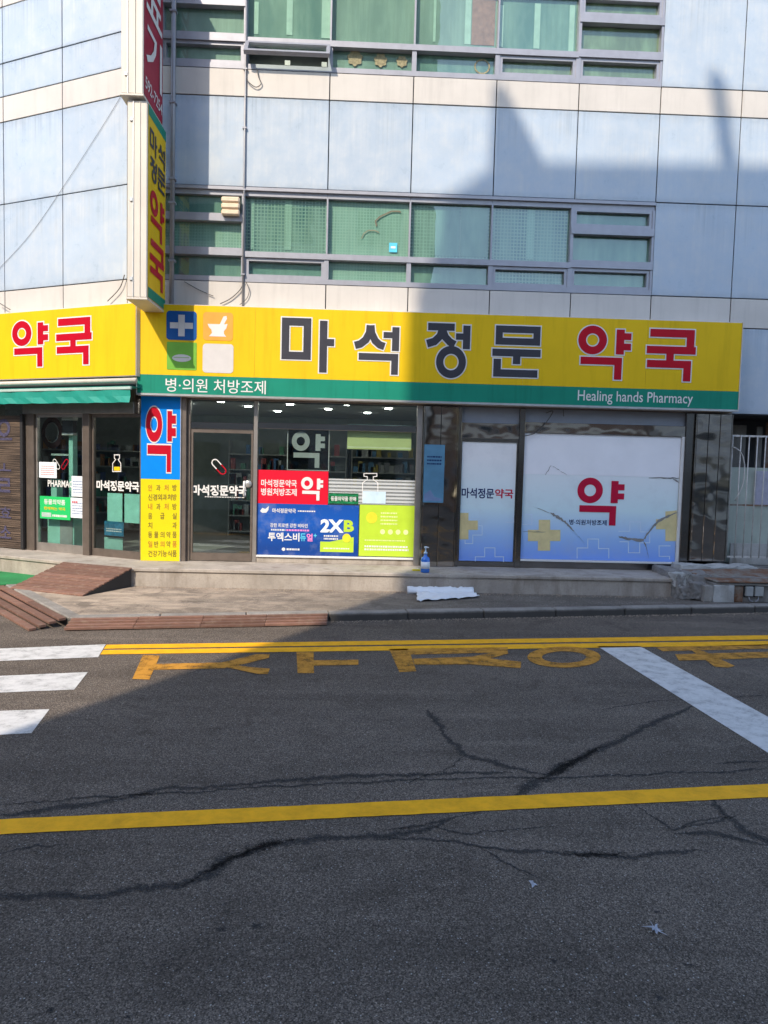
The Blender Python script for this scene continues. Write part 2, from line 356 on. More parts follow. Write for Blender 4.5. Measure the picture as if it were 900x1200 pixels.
m_wpaint = concrete('flaking_white_paint', (.46, .46, .44), .7, .5)
m_asph = asphalt('road_asphalt', (.178, .146, .119))
m_pave = asphalt('pavement_asphalt', (.21, .185, .158), .5, .3, True)
m_pyel = paint('yellow_road_paint', (.96, .46, .008), .12, .40)
m_pworn = paint('worn_yellow_road_paint', (.54, .25, .03), .68, .51)
m_pwht = paint('white_road_paint', (.62, .61, .59), .4, .46)
m_crack = crackmat('open_crack')
m_deck = timber('brown_deck_board', (.235, .120, .084))
m_pipe = plain('grey_pipe', (.30, .30, .32), .4, .3)
m_cable = plain('dark_cable', (.10, .095, .09), .6)
m_teal = plain('teal_awning', (.010, .26, .20), .6, var=.08)
m_rust = rust('rusty_sheet')
m_bar = plain('grille_paint', (.52, .50, .47), .5, var=.2, scale=14)
m_mint = plain('mint_laminate', (.36, .72, .60), .4)
m_paper = plain('white_paper', (.74, .77, .80), .7, var=.04)
m_inkb = plain('grey_blue_ink', (.16, .24, .42), .6)
m_inkr = plain('faded_red_ink', (.55, .14, .16), .6)

# ---------------------------------------------------------------- lettering
# big sign characters as strokes (path, width), in a drawing unit with y down
def ring(cx, cy, r, n=36): return [(cx+r*math.cos(2*math.pi*k/n), cy+r*math.sin(2*math.pi*k/n)) for k in range(n)]
GL = {
 '마': [([(80,100),(225,100),(225,320),(80,320)],50,1), ([(333,88),(333,425)],50,0), ([(350,228),(405,228)],46,0)],
 '석': [([(622,97),(618,150),(592,200),(555,230),(516,241)],52,0), ([(626,97),(632,150),(660,205),(692,232),(726,243)],52,0), ([(805,105),(805,272)],50,0), ([(718,162),(792,162)],42,0), ([(545,317),(802,317),(802,440)],48,0)],
 '정': [([(90,98),(268,98)],45,0), ([(186,110),(172,155),(135,190),(86,205)],48,0), ([(184,110),(208,162),(238,190),(272,207)],48,0), ([(350,85),(350,232)],48,0), ([(278,155),(340,155)],40,0), (ring(250,315,76),49,1)],
 '문': [([(551,110),(785,110),(785,185),(551,185)],43,1), ([(512,255),(812,255)],45,0), ([(664,270),(664,325)],46,0), ([(544,295),(544,383),(797,383)],46,0)],
 '약': [(ring(180,150,65),48,1), ([(352,80),(352,235)],50,0), ([(365,123),(420,123)],42,0), ([(365,187),(420,187)],42,0), ([(110,278),(345,278),(345,392)],46,0)],
 '국': [([(535,110),(785,110),(785,200)],48,0), ([(518,213),(820,213)],46,0), ([(663,225),(663,288)],46,0), ([(523,299),(772,299),(772,402)],46,0)],
}
def gbox(ch):
    xs, ys = [], []
    for path, w, c in GL[ch]:
        n = len(path)
        for i, (x, y) in enumerate(path):
            a, b = path[max(i-1, 0)], path[min(i+1, n-1)]
            hx = hy = w/2
            if not c:
                dx, dy = abs(b[0]-a[0]), abs(b[1]-a[1])
                if dx < dy*.1: hy = 0
                if dy < dx*.1: hx = 0
            xs += [x-hx, x+hx]; ys += [y-hy, y+hy]
    return min(xs), max(xs), min(ys), max(ys)
def glyph(parent, F, ch, u0, u1, z0, z1, o, mat, omat=None, e=.02, name='letter'):
    x0, x1, y0, y1 = gbox(ch); sx, sy = (u1-u0)/(x1-x0), (z1-z0)/(y1-y0)
    # the strokes are laid out in square units, then stretched to the box
    class T:
        @staticmethod
        def pt(u, oo, z): return F.pt(u0+(u-x0)*sx, oo, z1-(z-y0)*sy)
    def layer(oo, ee):
        b = MB()
        for i, (path, w, c) in enumerate(GL[ch]): b.strip(T, path, w, oo+i*.0004, bool(c), ee)
        return b
    ob = layer(o+.004, 0).build(name, mat, parent, recalc=False)
    if omat: layer(o, e/((sx+sy)/2)).build('letter_outline', omat, ob, recalc=False)
    return ob
def txt(parent, F, body, box, o, mat, bold=.012, name='lettering', keep=False):
    u0, u1, z0, z1 = box
    c = bpy.data.curves.new('t', 'FONT'); c.body = body; c.offset = bold; c.resolution_u = 3
    ob = bpy.data.objects.new('t', c); COL.objects.link(ob); bpy.context.view_layer.update()
    me = bpy.data.meshes.new_from_object(ob); bpy.data.objects.remove(ob); bpy.data.curves.remove(c)
    if not me.vertices: return None
    xs = [v.co.x for v in me.vertices]; ys = [v.co.y for v in me.vertices]
    a, b, cc, d = min(xs), max(xs), min(ys), max(ys)
    for v in me.vertices:
        v.co = F.pt(u0+(v.co.x-a)/(b-a)*(u1-u0), o, z0+(v.co.y-cc)/max(d-cc, 1e-6)*(z1-z0))
    me.name = name; me.materials.clear(); me.materials.append(mat)
    for p in me.polygons: p.use_smooth = False
    q = bpy.data.objects.new(name, me); COL.objects.link(q)
    if parent is not None: attach(q, parent)
    return q
def rrect(u0, u1, z0, z1, r, n=5):
    P = []
    for cx, cz, a0 in ((u1-r, z1-r, 0), (u0+r, z1-r, 90), (u0+r, z0+r, 180), (u1-r, z0+r, 270)):
        P += [(cx+r*math.cos(rad(a0+90*k/n)), cz+r*math.sin(rad(a0+90*k/n))) for k in range(n+1)]
    return P
def flat(parent, F, pts, o, mat, name): return MB().poly(F, pts, o).build(name, mat, parent, recalc=False)
def quad(b): u0, u1, z0, z1 = b; return [(u0, z0), (u1, z0), (u1, z1), (u0, z1)]
def sub(b, a0, a1, c0, c1):
    """box inside box b: fractions from the left and from the top"""
    u0, u1, z0, z1 = b; return (u0+(u1-u0)*a0, u0+(u1-u0)*a1, z1-(z1-z0)*c1, z1-(z1-z0)*c0)

# ================================================================ GROUND
R = 900.0
road = MB().sheet([(-R, -R), (R, -R), (R, R), (-R, R)], 0.0).build('road', m_asph); tag(road, kind='structure')
KX0, KY0, KS = -0.30, -2.46, 0.175           # the kerb's foot line: y = KY0 + KS (x - KX0)
ky = lambda x: KY0 + KS*(x-KX0)
KC = (-3.30, ky(-3.30))                       # where the kerb bends back towards the side street
KE = (-7.6, 2.2)
pts = [(9.5, ky(9.5)+.16), (KC[0]+.03, KC[1]+.16), (KE[0]+.12, KE[1]+.1), (-7.6, 6.0), (9.5, 6.0)]
pavement = MB().slab(pts, -.05, .100).build('pavement', m_pave); tag(pavement, kind='structure')
kerb = bpy.data.objects.new('kerb', None); COL.objects.link(kerb); tag(kerb, kind='structure')
def kerb_run(a, b, n):
    a, b = Vector(a), Vector(b); t = (b-a).normalized(); nn = Vector((-t.y, t.x))
    if nn.y < 0: nn = -nn
    L = (b-a).length/n
    for i in range(n):
        p, q = a+t*(L*i+.004), a+t*(L*(i+1)-.004); dz = random.uniform(-.004, .004)
        MB().slab([tuple(p), tuple(q), tuple(q+nn*.155), tuple(p+nn*.155)], -.04, .106+dz)\
            .build('kerbstone', m_kerb, kerb, bevel=.012)
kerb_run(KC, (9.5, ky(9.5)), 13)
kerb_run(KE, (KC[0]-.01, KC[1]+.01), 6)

# painted markings: worn sheets on the road
marks = bpy.data.objects.new('road_markings', None); COL.objects.link(marks); tag(marks, kind='structure')
def mark(name, pxs, mat, z=.004): return MB().sheet([G(x, y, z) for x, y in pxs], z).build(name, mat, marks, recalc=False)
def ext(a, b, k): return (a[0]+(b[0]-a[0])*k, a[1]+(b[1]-a[1])*k)
def band(name, la, lb, ra, rb, mat, kl=0.0, kr=1.0):
    p, q, r2, s = G(*la, .004), G(*ra, .004), G(*rb, .004), G(*lb, .004)
    n = 260; jt = lambda a: (a[0], a[1]+random.uniform(-.0022, .0022)); top = [jt(ext(p, q, kl+(kr-kl)*i/n)) for i in range(n+1)]; bot = [jt(ext(s, r2, kl+(kr-kl)*i/n)) for i in range(n+1)]
    MB().sheet(top+bot[::-1], .004).build(name, mat, marks, recalc=False)
band('edge_line', (125, 755.5), (121.5, 760.2), (900, 744.3), (900, 749.2), m_pyel, 0, 1.6)
band('edge_line', (121, 761.6), (117.5, 766.8), (900, 751.0), (900, 756.2), m_pyel, 0, 1.6)
band('centre_line', (0, 960), (0, 977.5), (900, 918.5), (900, 934), m_pyel, -1.2, 2.2)
for la, lb, ra, rb in (((0, 760), (0, 774.5), (124, 755), (115, 770)), ((0, 792), (0, 811.5), (103, 787.5), (87, 808)), ((0, 833), (0, 861), (58, 831), (37, 859))):
    band('zebra_stripe', la, lb, ra, rb, m_pwht, -3.0, 1.0)
p, q, r2, s = (G(*a, .004) for a in ((700, 757.2), (750, 757.2), (900, 840), (900, 882)))
MB().sheet([p, q, ext(q, r2, 1.7), ext(p, s, 1.45)], .004).build('stop_line', m_pwht, marks, recalc=False)
def off(ox, oy, sc, pts): return [(ox+x/sc, oy+y/sc) for x, y in pts]
ch = lambda pxs: mark('road_letter', pxs, m_pworn, .0045)
def letter(*polys):
    b = MB()
    for i, pl in enumerate(polys): b.sheet([G(x, y, .004) for x, y in pl], .004+i*.0006)
    b.build('road_letter', m_pworn, marks, recalc=False)
letter(off(150, 640, 4, [(70,510),(150,512),(100,625),(20,622)]), off(150, 640, 4, [(105,580),(122,552),(440,545),(475,556),(455,572)]),
       off(150, 640, 4, [(440,545),(600,507),(665,507),(660,524),(490,566),(450,570)]), off(150, 640, 4, [(470,552),(560,566),(665,575),(655,600),(610,600),(450,566)]))
letter(off(150, 640, 4, [(790,497),(870,497),(872,595),(795,595)]), off(150, 640, 4, [(868,535),(1080,532),(1080,556),(868,560)]))
letter(off(450, 640, 2, [(12,241),(58,240),(76,293),(36,295)]), off(450, 640, 2, [(55,240),(290,237),(290,249),(62,254)]), off(450, 640, 2, [(68,264),(210,259),(322,271),(320,286),(200,277),(72,278)]), off(450, 640, 2, [(180,264),(286,244),(292,252),(215,272)]))
ro = [G(661+43*math.cos(a), 770+12.3*math.sin(a), .004) for a in [2*math.pi*k/40 for k in range(40)]]
ri = [G(661+26*math.cos(a), 770+6.8*math.sin(a), .004) for a in [2*math.pi*k/40 for k in range(40)]]
MB().add([(x, y, .0045) for x, y in ro+ri], [(k, (k+1) % 40, 40+(k+1) % 40, 40+k) for k in range(40)]).build('road_letter', m_pworn, marks, recalc=False)
letter(off(700, 640, 4.5, [(310,535),(440,530),(1100,512),(1100,535),(345,554)]), off(700, 640, 4.5, [(410,570),(1100,552),(1100,580),(580,600),(430,603)]), off(700, 640, 4.5, [(480,538),(560,553),(725,632),(690,641),(620,636),(555,590)]))

# sealed and open cracks in the asphalt
def crack(pxs, w0, w1, seed):
    rnd = random.Random(seed); P = [Vector(G(x, y)) for x, y in pxs]; Q = []
    for a, b in zip(P, P[1:]):
        n = max(2, int((b-a).length/.018))
        Q += [a+(b-a)*(k/n) for k in range(n)]
    Q.append(P[-1]); n = len(Q); C2 = []; jc = 0; jd = 0
    for i, p in enumerate(Q):
        t = (Q[min(i+1, n-1)]-Q[max(i-1, 0)]).normalized(); nn = Vector((-t.y, t.x)); jd = jd*.9+rnd.uniform(-.008, .008); jc = jc*.55+rnd.uniform(-.010, .010)+jd*.35
        C2.append((p+nn*jc, nn))
    V = []; A = []; ja = jb = 0
    for i, (c, nn) in enumerate(C2):
        ja = max(-.6, ja*.8+rnd.uniform(-.3, .3)); jb = max(-.6, jb*.8+rnd.uniform(-.3, .3))
        w = max((w0+(w1-w0)*i/n)*.78, .014); end = max(.3, min(1, i/6, (n-1-i)/6))
        V += [(*(c+nn*w*(1+ja)*end), .0025), (*c, .0025), (*(c-nn*w*(1+jb)*end), .0025)]; A += [0.0, 1.0, 0.0]
    ob = MB().add(V, [(3*i+j, 3*i+j+1, 3*i+j+4, 3*i+j+3) for i in range(n-1) for j in (0, 1)]).build('crack', m_crack, marks, recalc=False)
    ob.data.attributes.new('across', 'FLOAT', 'POINT').data.foreach_set('value', A)
crack([(-60,1052),(0,1050),(50,1049),(100,1053),(150,1044),(210,1041),(240,1024),(270,1004),(310,990),(350,984),(400,981),(450,981),(490,975),(520,966)], .065, .07, 1)
crack([(215,1040),(240,1025),(270,1005),(310,991),(345,985)], .10, .09, 21)
crack([(0,944),(60,939),(190,931),(300,922),(450,915),(560,913),(640,912),(760,908),(900,902)], .035, .03, 2)
crack([(0,956),(90,946),(190,926),(320,916),(450,908),(600,905)], .09, .05, 22)
crack([(600,934),(640,912),(680,888),(730,866),(800,832),(840,815)], .12, .05, 3)
crack([(640,912),(672,893),(705,876)], .10, .06, 23)
crack([(450,982),(500,984),(560,992),(610,998),(680,1000),(740,1003),(830,998)], .03, .045, 4)
crack([(660,1000),(700,1002),(735,1000)], .08, .05, 24)
crack([(830,934),(850,955),(870,972),(900,985),(940,1000)], .05, .09, 5)
crack([(790,978),(840,976),(900,990)], .06, .08, 25)
crack([(500,832),(520,860),(545,885),(600,900),(640,908)], .07, .08, 6)
crack([(450,972),(500,965),(560,952),(590,945)], .05, .02, 7)
crack([(740,940),(790,972),(830,964),(860,955)], .02, .03, 8)
crack([(700,832),(760,822),(900,815)], .02, .02, 9)
crack([(840,895),(900,893)], .05, .05, 10)
for i, pp_ in enumerate(([(560,992),(590,1010),(640,1030)], [(545,885),(520,905),(470,918)], [(850,955),(820,962),(790,972)], [(500,965),(540,978),(590,974),(650,968)])): crack(pp_, .022, .012, 60+i)
crack([(0,1001),(40,992),(85,989)], .03, .02, 11)

# ================================================================ THE BUILDING
bld = thing('commercial_building', 'commercial building clad in pale blue panels with cream bands above a pharmacy', 'building', (-3.46, 0, 0))
X0, DX = -1.853, 1.258
kx = lambda k: X0 + DX*k
ZA, ZB, ZC, ZD, ZT = 7.775, 7.374, 6.062, 4.655, 9.182
XE, ZE = kx(8), 10.62
def gridwall(F, us, zs, solid, o0, o1, name, mat):
    """one wall sheet with openings: front faces and the reveals of the openings"""
    b = MB(); nu, nz = len(us)-1, len(zs)-1
    S = lambda i, j: 0 <= i < nu and 0 <= j < nz and solid(i, j)
    for i in range(nu):
        for j in range(nz):
            if not S(i, j): continue
            u0, u1, z0, z1 = us[i], us[i+1], zs[j], zs[j+1]
            b.add([F.pt(u0,o1,z0), F.pt(u1,o1,z0), F.pt(u1,o1,z1), F.pt(u0,o1,z1)], [(0,1,2,3)])
            b.add([F.pt(u0,o0,z0), F.pt(u1,o0,z0), F.pt(u1,o0,z1), F.pt(u0,o0,z1)], [(0,3,2,1)])
            for di, dj, e in ((-1,0,((u0,z0),(u0,z1))), (1,0,((u1,z0),(u1,z1))), (0,-1,((u0,z0),(u1,z0))), (0,1,((u0,z1),(u1,z1)))):
                if not S(i+di, j+dj):
                    (a, c), (d, f) = e; b.add([F.pt(a,o0,c), F.pt(d,o0,f), F.pt(d,o1,f), F.pt(a,o1,c)], [(0,1,2,3)])
    ob = b.build(name, mat, bld, recalc=False)
    bm = bmesh.new(); bm.from_mesh(ob.data); bmesh.ops.remove_doubles(bm, verts=bm.verts[:], dist=1e-5); bmesh.ops.recalc_face_normals(bm, faces=bm.faces[:]); bm.to_mesh(ob.data); bm.free()
    return ob
gridwall(FM, [-3.44, kx(-1), kx(5), XE], [2.86, ZD, ZC, ZA, ZT, ZE], lambda i, j: not (i == 1 and j in (1, 3)), -.30, -.025, 'wall', m_back)
MB().box(FL, -6.6, -.02, -.30, -.025, 2.86, ZE).build('wall', m_back, bld)
MB().slab([(-3.46, .05), (XE, .05), (XE, 9), (-9.44, 9), (-9.44, 2.79)], ZE, ZE+.15).build('roof', m_conc, bld)
MB().wbox(XE-.2, XE, .31, 9, 0, ZE-.01).build('wall', m_back, bld)
def panel(F, u0, u1, z0, z1, mat, g=.0075):
    d = random.uniform(-.002, .002)
    MB().box(F, u0+g, u1-g, -.022, d, z0+g, z1-g).build('panel', mat, bld, bevel=.004)
cols = [-3.40] + [kx(k) for k in range(-1, 9)]
for i in range(len(cols)-1):
    a, b2 = cols[i], cols[i+1]; k = i-2
    panel(FM, a, b2, ZB, ZA, m_cream); panel(FM, a, b2, ZC, ZB, m_span)
    panel(FM, a, b2, 4.20, ZD, m_cream); panel(FM, a, b2, ZT, ZE-.02, m_span)
    if i == 0 or i > 6: panel(FM, a, b2, ZA, ZT, m_span); panel(FM, a, b2, ZD, ZC, m_span)
    if b2 > 5.9:
        panel(FM, max(a, 5.80), b2, 2.87, 4.20, m_span)
lcols = [-.06, -.175, -1.485, -2.785, -4.09, -5.39, -6.59]
for i in range(len(lcols)-1):
    b2, a = lcols[i], lcols[i+1]
    for z0, z1, mt in ((4.20, ZD, m_cream), (ZD, ZC, m_span), (ZC, ZB, m_span), (ZB, ZA, m_cream), (ZA, 8.30, m_span), (8.30, 9.18, m_span), (9.18, ZE-.02, m_cream)):
        panel(FL, a, b2, z0, z1, mt)
# corner post between the two fronts
MB().slab([(-3.52, .03), (-3.46, -.012), (-3.40, -.012), (-3.40, .03)], 4.2, ZE-.03).build('corner_post', m_alu, bld)

def window(u0, u1, z0, z1, kind, films, sash=(), opened=False):
    """kind 'big': large pane over a vent light; 'triple': three stacked lights"""
    F = FM; b = MB(); h = z1-z0; T = lambda f: z1-f*h
    jl, jr = .03, .03
    b.box(F, u0, u1, -.15, .012, T(.035), z1-.004); b.box(F, u0+.002, u1-.002, -.15, -.03, T(.085), T(.033))
    b.box(F, u0, u1, -.15, -.004, z0+.004, T(.945))
    rows = [(.085, .675), (.735, .945)] if kind == 'big' else [(.085, .285), (.365, .645), (.725, .945)]
    for (a0, a1), (c0, c1) in zip(rows, rows[1:]): b.box(F, u0, u1, -.15, .010, T(c0), T(a1))
    for r, (a0, a1) in enumerate(rows):
        w = .012 if (kind == 'big' and r == 0) else .034
        wl = .034 if films[0] == 'edge' else w
        b.box(F, u0, u0+wl, -.149, -.006, T(a1)+.001, T(a0)-.001); b.box(F, u1-w, u1, -.149, -.006, T(a1)+.001, T(a0)-.001)
    wn = b.build('window', m_alu, bld)
    for r, (a0, a1) in enumerate(rows):
        p0, p1, q0, q1 = u0+.03, u1-.03, T(a1), T(a0)
        if kind == 'big' and r == 0: p0, p1 = u0+.012, u1-.012
        fm = films[min(r+1, len(films)-1)]
        if r in sash:
            if opened:
                # top-hung light swung outwards
                ang = rad(38); O = F.pt(0, .0, q1); 
                class S:
                    @staticmethod
                    def pt(u, o, z): return F.pt(u, .01 + z*math.sin(ang)*-1 + o*math.cos(ang), q1 + z*math.cos(ang) + o*math.sin(ang))
                H = q1-q0; sb = MB()
                sb.box(S, p0-.03, p1+.03, -.03, .03, -.05, 0); sb.box(S, p0-.03, p1+.03, -.03, .03, -H, -H+.05)
                sb.box(S, p0-.03, p0+.025, -.029, .029, -H+.05, -.05); sb.box(S, p1-.025, p1+.03, -.029, .029, -H+.05, -.05)
                so = sb.build('sash', m_alu, wn)
                MB().box(S, p0+.02, p1-.02, -.004, .004, -H+.045, -.045).build('pane', m_glassg, wn)
                MB().box(F, p0+.55, p0+.63, -.05, .0, q0, q0+.07).box(F, p1-.1, p1-.02, -.05, .0, q0, q0+.07).build('stay', m_trim, wn)
                continue
            sb = MB(); sw = .048
            sb.box(F, p0, p1, -.13, -.022, q1-sw, q1-.002).box(F, p0, p1, -.13, -.022, q0+.002, q0+sw)
            sb.box(F, p0, p0+sw, -.129, -.023, q0+sw, q1-sw).box(F, p1-sw, p1, -.129, -.023, q0+sw, q1-sw)
            sb.build('sash', m_alu, wn)
            p0, p1, q0, q1 = p0+sw-.004, p1-sw+.004, q0+sw-.004, q1-sw+.004
        MB().box(F, p0, p1, -.106, -.098, q0, q1).build('pane', m_glassg, wn)
        if fm: MB().box(F, p0, p1, -.122, -.116, q0, q1).build('film', fm, wn)
    return wn
g_, gl_, mi_, dk_, ol_, hz_ = m_f_grid, m_f_gridl, m_f_mint, m_f_dark, m_f_olive, m_f_haze
window(kx(-1), kx(0), ZD, ZC, 'triple', ['edge', dk_, gl_, mi_])
window(kx(0), kx(1), ZD, ZC, 'big', ['', g_, dk_], (1,))
window(kx(1), kx(2), ZD, ZC, 'big', ['', gl_, gl_])
window(kx(2), kx(3), ZD, ZC, 'big', ['', g_, mi_])
window(kx(3), kx(4)-.03, ZD, ZC, 'big', ['', g_, g_], (1,))
window(kx(4)-.03, kx(5), ZD, ZC, 'triple', ['edge', mi_, mi_, mi_], (0, 2))
window(kx(-1), kx(0), ZA, ZT, 'triple', ['edge', hz_, hz_, hz_], (2,))
window(kx(0), kx(1), ZA, ZT, 'big', ['', mi_, None], (1,), True)
window(kx(1), kx(2), ZA, ZT, 'big', ['', hz_, hz_])
window(kx(2), kx(3), ZA, ZT, 'big', ['', hz_, mi_])
window(kx(3), kx(4)-.03, ZA, ZT, 'big', ['', mi_, ol_], (1,))
window(kx(4)-.03, kx(5), ZA, ZT, 'triple', ['edge', ol_, ol_, ol_], (0, 2))
# inner sliding sashes and curtains seen in the glass, just in front of the film
def inner(px0, py0, px1, py1, mat, name):
    u0, u1, z0, z1 = FM.bx(px0, py0, px1, py1, -.11)
    MB().box(FM, u0, u1, -.1155, -.108, z0, z1).build(name, mat, bld)
for q in ((293.5, 231, 298, 292), (334, 232, 342, 293), (381, 233, 386, 295), (574, 241, 580, 302), (617, 242, 626, 304)): inner(*q, m_f_gridl, 'inner_sash')
for q in ((298, 2, 303, 40), (336, 0, 343, 41), (377, 0, 388, 45), (508, 0, 511, 49), (545, 0, 552, 52), (584, 6, 590, 55), (626, 4, 633, 57), (667, 6, 673, 60)): inner(*q, m_sash_w, 'inner_sash')
inner(553, 0, 580, 53, m_curt_r, 'curtain')
inner(510, 240, 538, 300, m_f_dark, 'inner_sash'); inner(540, 241, 572, 301, m_f_mint, 'inner_sash')
# rooms behind the upper windows
for z0, z1 in ((4.3, 7.4), (7.4, 10.5)):
    MB().wbox(-3.2, XE-.3, .32, 3.2, z0, z1).build('room', m_room, bld)

# ---------------------------------------------------------------- shopfront of the main face
ZF = .370                                      # shop floor and top of the step
ux = lambda x, y=570, o=0.0: FM.px(x, y, o)[0]
def bar(name, u0, u1, o0, o1, z0, z1, mat, parent=bld, F=FM, bev=.004): return MB().box(F, u0, u1, o0, o1, z0, z1).build(name, mat, parent, bevel=bev)
ZH0, ZH1, ZTOP = 2.385, 2.52, 2.86              # header over the doors, underside of the fascia
uD0, uD1, uW0, uW1, uC0, uC1 = ux(220.5), ux(297.5), ux(300.5), ux(486.5), ux(494), ux(534)
bar('post', uD0-.07, uD0+.035, -.07, .03, ZF, ZTOP, m_frame_b)
bar('post', uD1-.01, uW0+.012, -.07, .03, ZF, ZTOP, m_frame_s)
bar('post', uW1, uC0-.01, -.07, .04, ZF, ZTOP, m_frame_s)
bar('header', uD0+.036, uD1-.011, -.06, .022, ZH0+.03, ZH1, m_steel2)
bar('header', uW0+.013, uW1-.001, -.06, .022, ZH0+.06, ZH1+.02, m_steel2)
bar('fascia_beam', -3.30, 5.80, -.07, .02, ZTOP+.001, ZTOP+.16, m_frame_b)
MB().box(FM, uD0+.036, uD1-.011, -.018, -.010, ZH1, ZTOP).build('transom_pane', m_glass, bld)
MB().box(FM, uW0+.013, uW1-.001, -.018, -.010, ZH1+.02, ZTOP).build('transom_pane', m_glass, bld)
ZS = FM.px(395, 652)[1]
bar('sill_wall', uW0+.013, uW1-.001, -.10, .015, ZF, ZS-.03, m_granite)
bar('sill', uW0+.013, uW1-.001, -.06, .045, ZS-.029, ZS, m_white)
shopwin = MB().box(FM, uW0+.013, uW1-.001, -.018, -.010, ZS+.001, ZH0+.06).build('shop_window', m_glass, bld)
def glazed_door(F, u0, u1, z0, z1, mat, o=0.0, stile=.035, foot=.10, pane=m_glass, pm=None):
    d = MB(); d.box(F, u0, u0+stile, o-.04, o+.012, z0, z1); d.box(F, u1-stile, u1, o-.04, o+.012, z0, z1)
    d.box(F, u0+stile, u1-stile, o-.04, o+.011, z0, z0+foot); d.box(F, u0+stile, u1-stile, o-.04, o+.011, z1-.05, z1)
    do = d.build('door', mat, bld)
    MB().box(F, u0+stile-.003, u1-stile+.003, o-.018, o-.010, z0+foot, z1-.05).build('pane', pane, do)
    return do
door1 = glazed_door(FM, uD0+.045, uD1-.018, ZF+.012, ZH0+.025, m_frame_b, .0, .03, .12)
hb = FM.bx(282, 548, 290, 582, .05)
hu = (hb[0]+hb[1])/2
MB().tube([FM.pt(hu, .0, 1.62), FM.pt(hu, .05, 1.62), FM.pt(hu, .05, 1.40), FM.pt(hu, .0, 1.40)], .016, 8).build('handle', m_white, door1, smooth=True)
MB().lathe((0, 0, 0), [(.0001, 0), (.055, .005), (.06, .02), (.04, .035)], 16).build('lock', m_trim, door1, smooth=True).matrix_world = Matrix.Translation(FM.pt(ux(291), .012, FM.px(291, 567)[1])) @ Matrix.Rotation(rad(90), 4, 'X')

# polished columns
def column(u0, u1, n, z0, z1):
    g = .006; w = (u1-u0)/n
    c = MB().box(FM, u0, u1, -.12, .085, z0, z1).build('column', m_back, bld)
    for i in range(n): MB().box(FM, u0+w*i+g/2, u0+w*(i+1)-g/2, .086, .10, z0+.004, z1-.004).build('steel_panel', m_steel, c, bevel=.004)
    MB().box(FM, u0-.012, u0-.001, -.11, .098, z0+.004, z1-.004).build('steel_panel', m_steel, c); MB().box(FM, u1+.001, u1+.012, -.11, .098, z0+.004, z1-.004).build('steel_panel', m_steel, c)
uS0, uS1, uP, uV0, uV1, uQ0, uQ1 = ux(536), ux(606), ux(609), ux(612), ux(799), ux(809), ux(851)
column(uC0+.012, uC1-.012, 2, ZF+.002, ZTOP-.004)
column(uQ0+.012, uQ1-.012, 3, FM.px(828, 657)[1], ZTOP-.004)
# closed-up right half: door and window covered by printed film
bar('post', uS0-.015, uS0+.035, -.07, .05, ZF, ZTOP-.002, m_steel2)
bar('post', uS1-.005, uV0+.005, -.07, .04, ZF, ZTOP-.002, m_steel2)
bar('post', uV1, uQ0-.006, -.07, .05, ZF, ZTOP-.002, m_steel2)
zb0, zb1 = FM.px(572, 514)[1], FM.px(572, 496)[1]; zc0, zc1 = FM.px(705, 509.5)[1], FM.px(705, 497)[1]
bar('header', uS0+.036, uS1-.006, -.06, .03, zb0, zb1, m_steel); bar('header', uV0+.006, uV1-.001, -.06, .03, zc0, zc1, m_steel)
m_trans = plain('grey_blue_transom', (.28, .30, .35), .3, var=.05)
MB().box(FM, uS0+.036, uS1-.006, -.03, -.015, zb1+.001, ZTOP).build('transom_panel', m_trans, bld); MB().box(FM, uV0+.006, uV1-.001, -.03, -.015, zc1+.001, ZTOP).build('transom_panel', m_trans, bld)
door2 = glazed_door(FM, uS0+.036, uS1-.006, ZF+.012, zb0-.003, m_steel2, .0, .02, .07)
zsw = FM.px(705, 657)[1]
bar('sill_wall', uV0+.006, uV1-.001, -.10, .02, ZF, zsw-.03, m_steel2); bar('sill', uV0+.006, uV1-.001, -.06, .04, zsw-.029, zsw, m_white)
bar('jamb', uV1-.045, uV1-.001, -.05, .03, zsw+.001, zc0-.001, m_white)
win2 = MB().box(FM, uV0+.006, uV1-.046, -.018, -.010, zsw+.001, zc0-.001).build('shop_window', m_glass, bld)
# ---------------------------------------------------------------- shopfront of the left wing
ul = lambda x, y=570, o=0.0: FL.px(x, y, o)[0]
zl0 = ZF
bar('post', ul(29.5), ul(42.5), -.08, .05, zl0-.03, 2.62, m_frame_b, F=FL); bar('post', ul(99.5), ul(107), -.08, .05, zl0-.02, 2.62, m_frame_b, F=FL)
bar('header', ul(29.5), .0, -.08, .045, 2.621, 2.80, m_frame_s, F=FL); bar('fascia_beam', -6.4, .0, -.10, .02, 2.801, 3.02, m_frame_b, F=FL)
door3 = glazed_door(FL, ul(43), ul(99), zl0, 2.617, m_frame_s, .0, .035, .14)
door4 = glazed_door(FL, ul(107.5), ul(165), zl0, 2.617, m_frame_b, -.02, .03, .12)
bar('wall', -6.4, ul(-2), -.15, -.02, 0.09, 2.80, m_conc, F=FL); bar('sill_wall', ul(-2)+.001, ul(29.5)-.001, -.10, .0, .09, .58, m_granite, F=FL)
MB().box(FL, ul(-2)+.002, ul(29.5)-.002, -.018, -.010, .581, 2.80).build('shop_window', m_glass, bld)

# steps and plinth along both fronts
def nose(pts2, z0, z1, name, mat, bev=.01): return MB().slab(pts2, z0, z1).build(name, mat, bld, bevel=bev)
def wl(u, o): P = FL.pt(u, o, 0); return (P.x, P.y)
SY = -.87; XR = 4.78
cx = -3.46-.75*math.tan(A25/2)*0 ; cj = (-3.62, SY)
